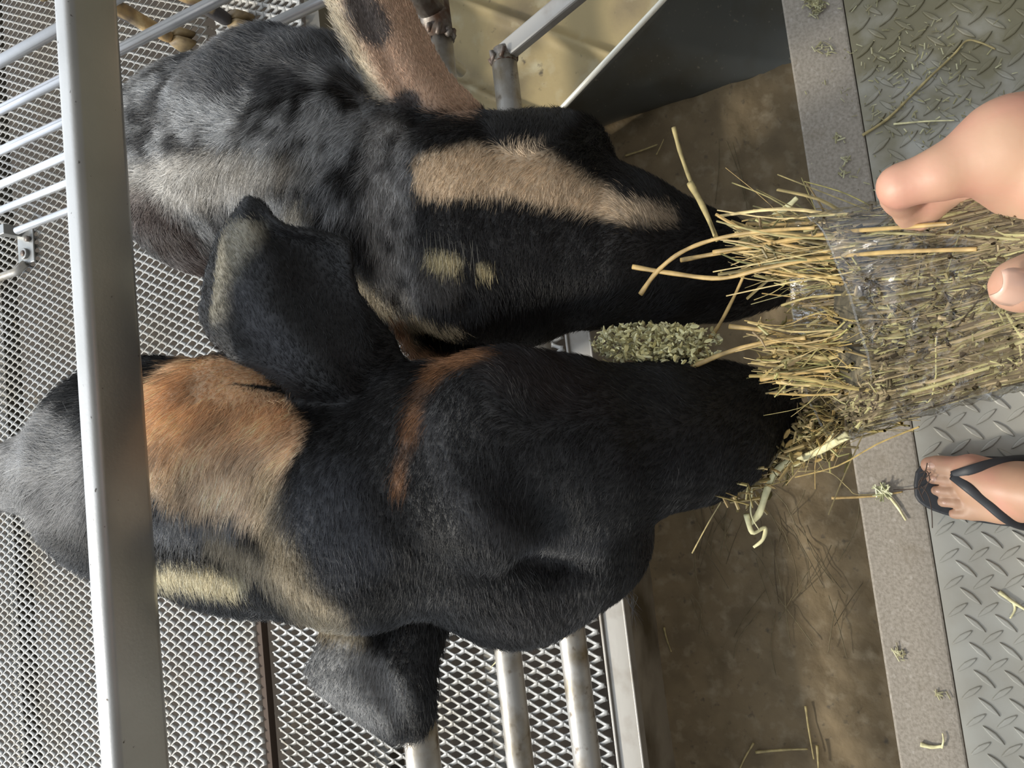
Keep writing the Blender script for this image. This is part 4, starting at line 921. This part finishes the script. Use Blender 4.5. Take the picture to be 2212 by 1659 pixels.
# dark stalks over the toes
mb = MB(); root_ = G(1990, 1050, .036)
for (p_) in ([(1930, 1058, .004), (1965, 1057, .01), (1995, 1052, .036), (2010, 1035, .044)], [(2003, 1000, .040), (2000, 1015, .042), (1992, 1035, .040), (1985, 1050, .034)], [(1987, 1022, .03), (2002, 1018, .040), (2008, 1035, .042), (2000, 1052, .038), (1992, 1068, .03)], [(1985, 1040, .03), (1998, 1034, .040), (2010, 1020, .044)], [(1990, 1050, .035), (2004, 1068, .036), (2012, 1100, .03), (2014, 1140, .006)], [(1984, 1055, .03), (1990, 1070, .03), (1996, 1082, .03)], [(1992, 1030, .038), (1985, 1042, .034), (1984, 1058, .03)]):
    mb.tube(curve3([G(a, b, z) for a, b, z in p_], 5), .0007, 5)
tag(mb.build('dry_rootlet', mat('dark_rootlet', (.05, .03, .02), .7)), 'tangle of dark dry rootlets lying over the second toe', 'rootlet')
# stalks on plate, edging and trough floor
stalk([G(1863, 292, .004), G(1915, 258, .004), G(1960, 215, .005), G(2010, 165, .005), G(2060, 118, .005), G(2088, 88, .005), G(2118, 92, .005), G(2150, 106, .004)], .0022, M_hay, 'long bent grass stalk lying on the checker plate above the hand', name='grass_stalk')
stalk([G(1930, 268, .004), G(2000, 262, .004), G(2062, 260, .004)], .0016, M_pale, 'straight pale stalk lying on the plate just above the finger', name='grass_stalk')
stalk([G(2158, 1278, .004), G(2190, 1302, .005), G(2230, 1326, .004)], .0028, M_pale, 'pale forked stalk on the clean checker plate near the frame edge', name='grass_stalk')
stalk([G(2190, 1302, .004), G(2192, 1318, .004), G(2182, 1336, .004)], .0020, M_pale, 'small side sprig of the pale forked stalk', name='grass_stalk')
stalk([G(1988, 1608, .004), G(2012, 1614, .004), G(2036, 1612, .004)], .0034, M_pale, 'short thick pale stub on the walkway edging', name='grass_stalk')
stalk([G(2034, 1616, .004), G(2038, 1600, .005), G(2036, 1584, .004)], .0016, M_pale, 'upright sprig touching the thick pale stub', name='grass_stalk')
stalk([G(1350, 336, -.32), G(1385, 325, -.32), G(1420, 312, -.32)], .0026, M_hay, 'short straw on the trough floor beside the grey goat cheek', name='grass_stalk')
stalk([G(1418, 334, -.32), G(1426, 318, -.32), G(1434, 300, -.318)], .0016, M_hay, 'tiny sliver next to the short straw in the trough', name='grass_stalk')
stalk([G(1740, 1525, -.32), G(1746, 1570, -.32), G(1758, 1640, -.32)], .0024, M_hay, 'straight stalk at the bottom of the trough, farther from the wall', name='grass_stalk')
stalk([G(1765, 1610, -.32), G(1768, 1660, -.32)], .0030, M_hay, 'thick short stalk by the walkway side of the trough bottom', name='grass_stalk')
stalk([G(1628, 1605, -.322), G(1610, 1635, -.322), G(1596, 1665, -.322)], .0022, M_hay, 'curved stalk at the trough bottom near the frame corner', name='grass_stalk')
stalk([G(1632, 1625, -.322), G(1690, 1620, -.322), G(1745, 1618, -.322)], .0030, M_hay, 'flat muddy stalk lying across the trough bottom', name='grass_stalk')
stalk([G(1434, 1355, -.315), G(1440, 1380, -.315), G(1450, 1408, -.315)], .0026, M_hay, 'short bright stalk against the steel side of the trough', name='grass_stalk')
stalk([G(1088, 1418, -.10), G(1072, 1430, -.10), G(1060, 1442, -.10)], .0018, M_pale, 'slim seed husk caught on the grating between the pipes', name='grass_stalk')
# thin stems pressed in the trough dirt
mb = MB()
for i in range(46):
    u0 = rnd.uniform(1500, 1840); v0 = rnd.uniform(1080, 1400) if rnd.random() < .75 else rnd.uniform(330, 470); a_ = rnd.uniform(.9, 2.2); L_ = rnd.uniform(60, 150)
    mb.tube(curve3([G(u0-math.cos(a_)*L_/2, v0-math.sin(a_)*L_/2, -.322), G(u0+rnd.gauss(0, 8), v0+rnd.gauss(0, 8), -.320), G(u0+math.cos(a_)*L_/2, v0+math.sin(a_)*L_/2, -.322)], 3), .0008, 4)
o = mb.build('trough_litter', hay_mat('muddy_hay', [(.10, .075, .04), (.17, .14, .08), (.07, .05, .03)])); o['kind'] = 'stuff'; tag(o, 'fine muddy stems matted on the trough bottom', 'hay litter')
# chaff on the dirty end of the walkway
mb = MB()
for i in range(330):
    if rnd.random() < .8: u0 = rnd.gauss(1985, 80); v0 = abs(rnd.gauss(0, 1))*150+rnd.uniform(0, 150)
    else: u0 = rnd.uniform(1750, 2180); v0 = rnd.uniform(0, 430)
    if v0 > 420: continue
    p = G(u0, v0, .003); a = rnd.uniform(0, 3.14); L = rnd.uniform(.0008, .0055); dd_ = np.array([math.cos(a), math.sin(a), 0])*L; mb.tube([p-dd_, p+dd_], rnd.uniform(.0004, .0011), 4, flat=.5)
for (u0, v0) in ((1808, 295), (1820, 375), (1826, 345), (1764, 30), (1770, 105), (1790, 108), (1945, 1415), (2030, 1500), (1940, 1410)):
    p = G(u0, v0, .003)
    for k in range(7): a = rnd.uniform(0, 3.14); dd_ = np.array([math.cos(a), math.sin(a), 0])*rnd.uniform(.002, .007); q_ = p+np.array([rnd.gauss(0, .004), rnd.gauss(0, .004), 0]); mb.tube([q_-dd_, q_+dd_], rnd.uniform(.0006, .0014), 4, flat=.5)
for (u0, v0) in ((1760, 6), (1770, 14), (1750, 2)):
    for k in range(30): p = G(u0+rnd.gauss(0, 9), v0+rnd.gauss(0, 7), .006); a = rnd.uniform(0, 3.14); dd_ = np.array([math.cos(a), math.sin(a), rnd.uniform(-.3, .3)])*.003; mb.tube([p-dd_, p+dd_], .0012, 4)
o = mb.build('chaff', hay_mat('dull_chaff', [(.16, .14, .07), (.34, .32, .16), (.22, .19, .10), (.48, .46, .28), (.14, .12, .06)])); o['kind'] = 'stuff'; tag(o, 'scattered green and pale chaff on the dirty checker plate and edging', 'chaff')
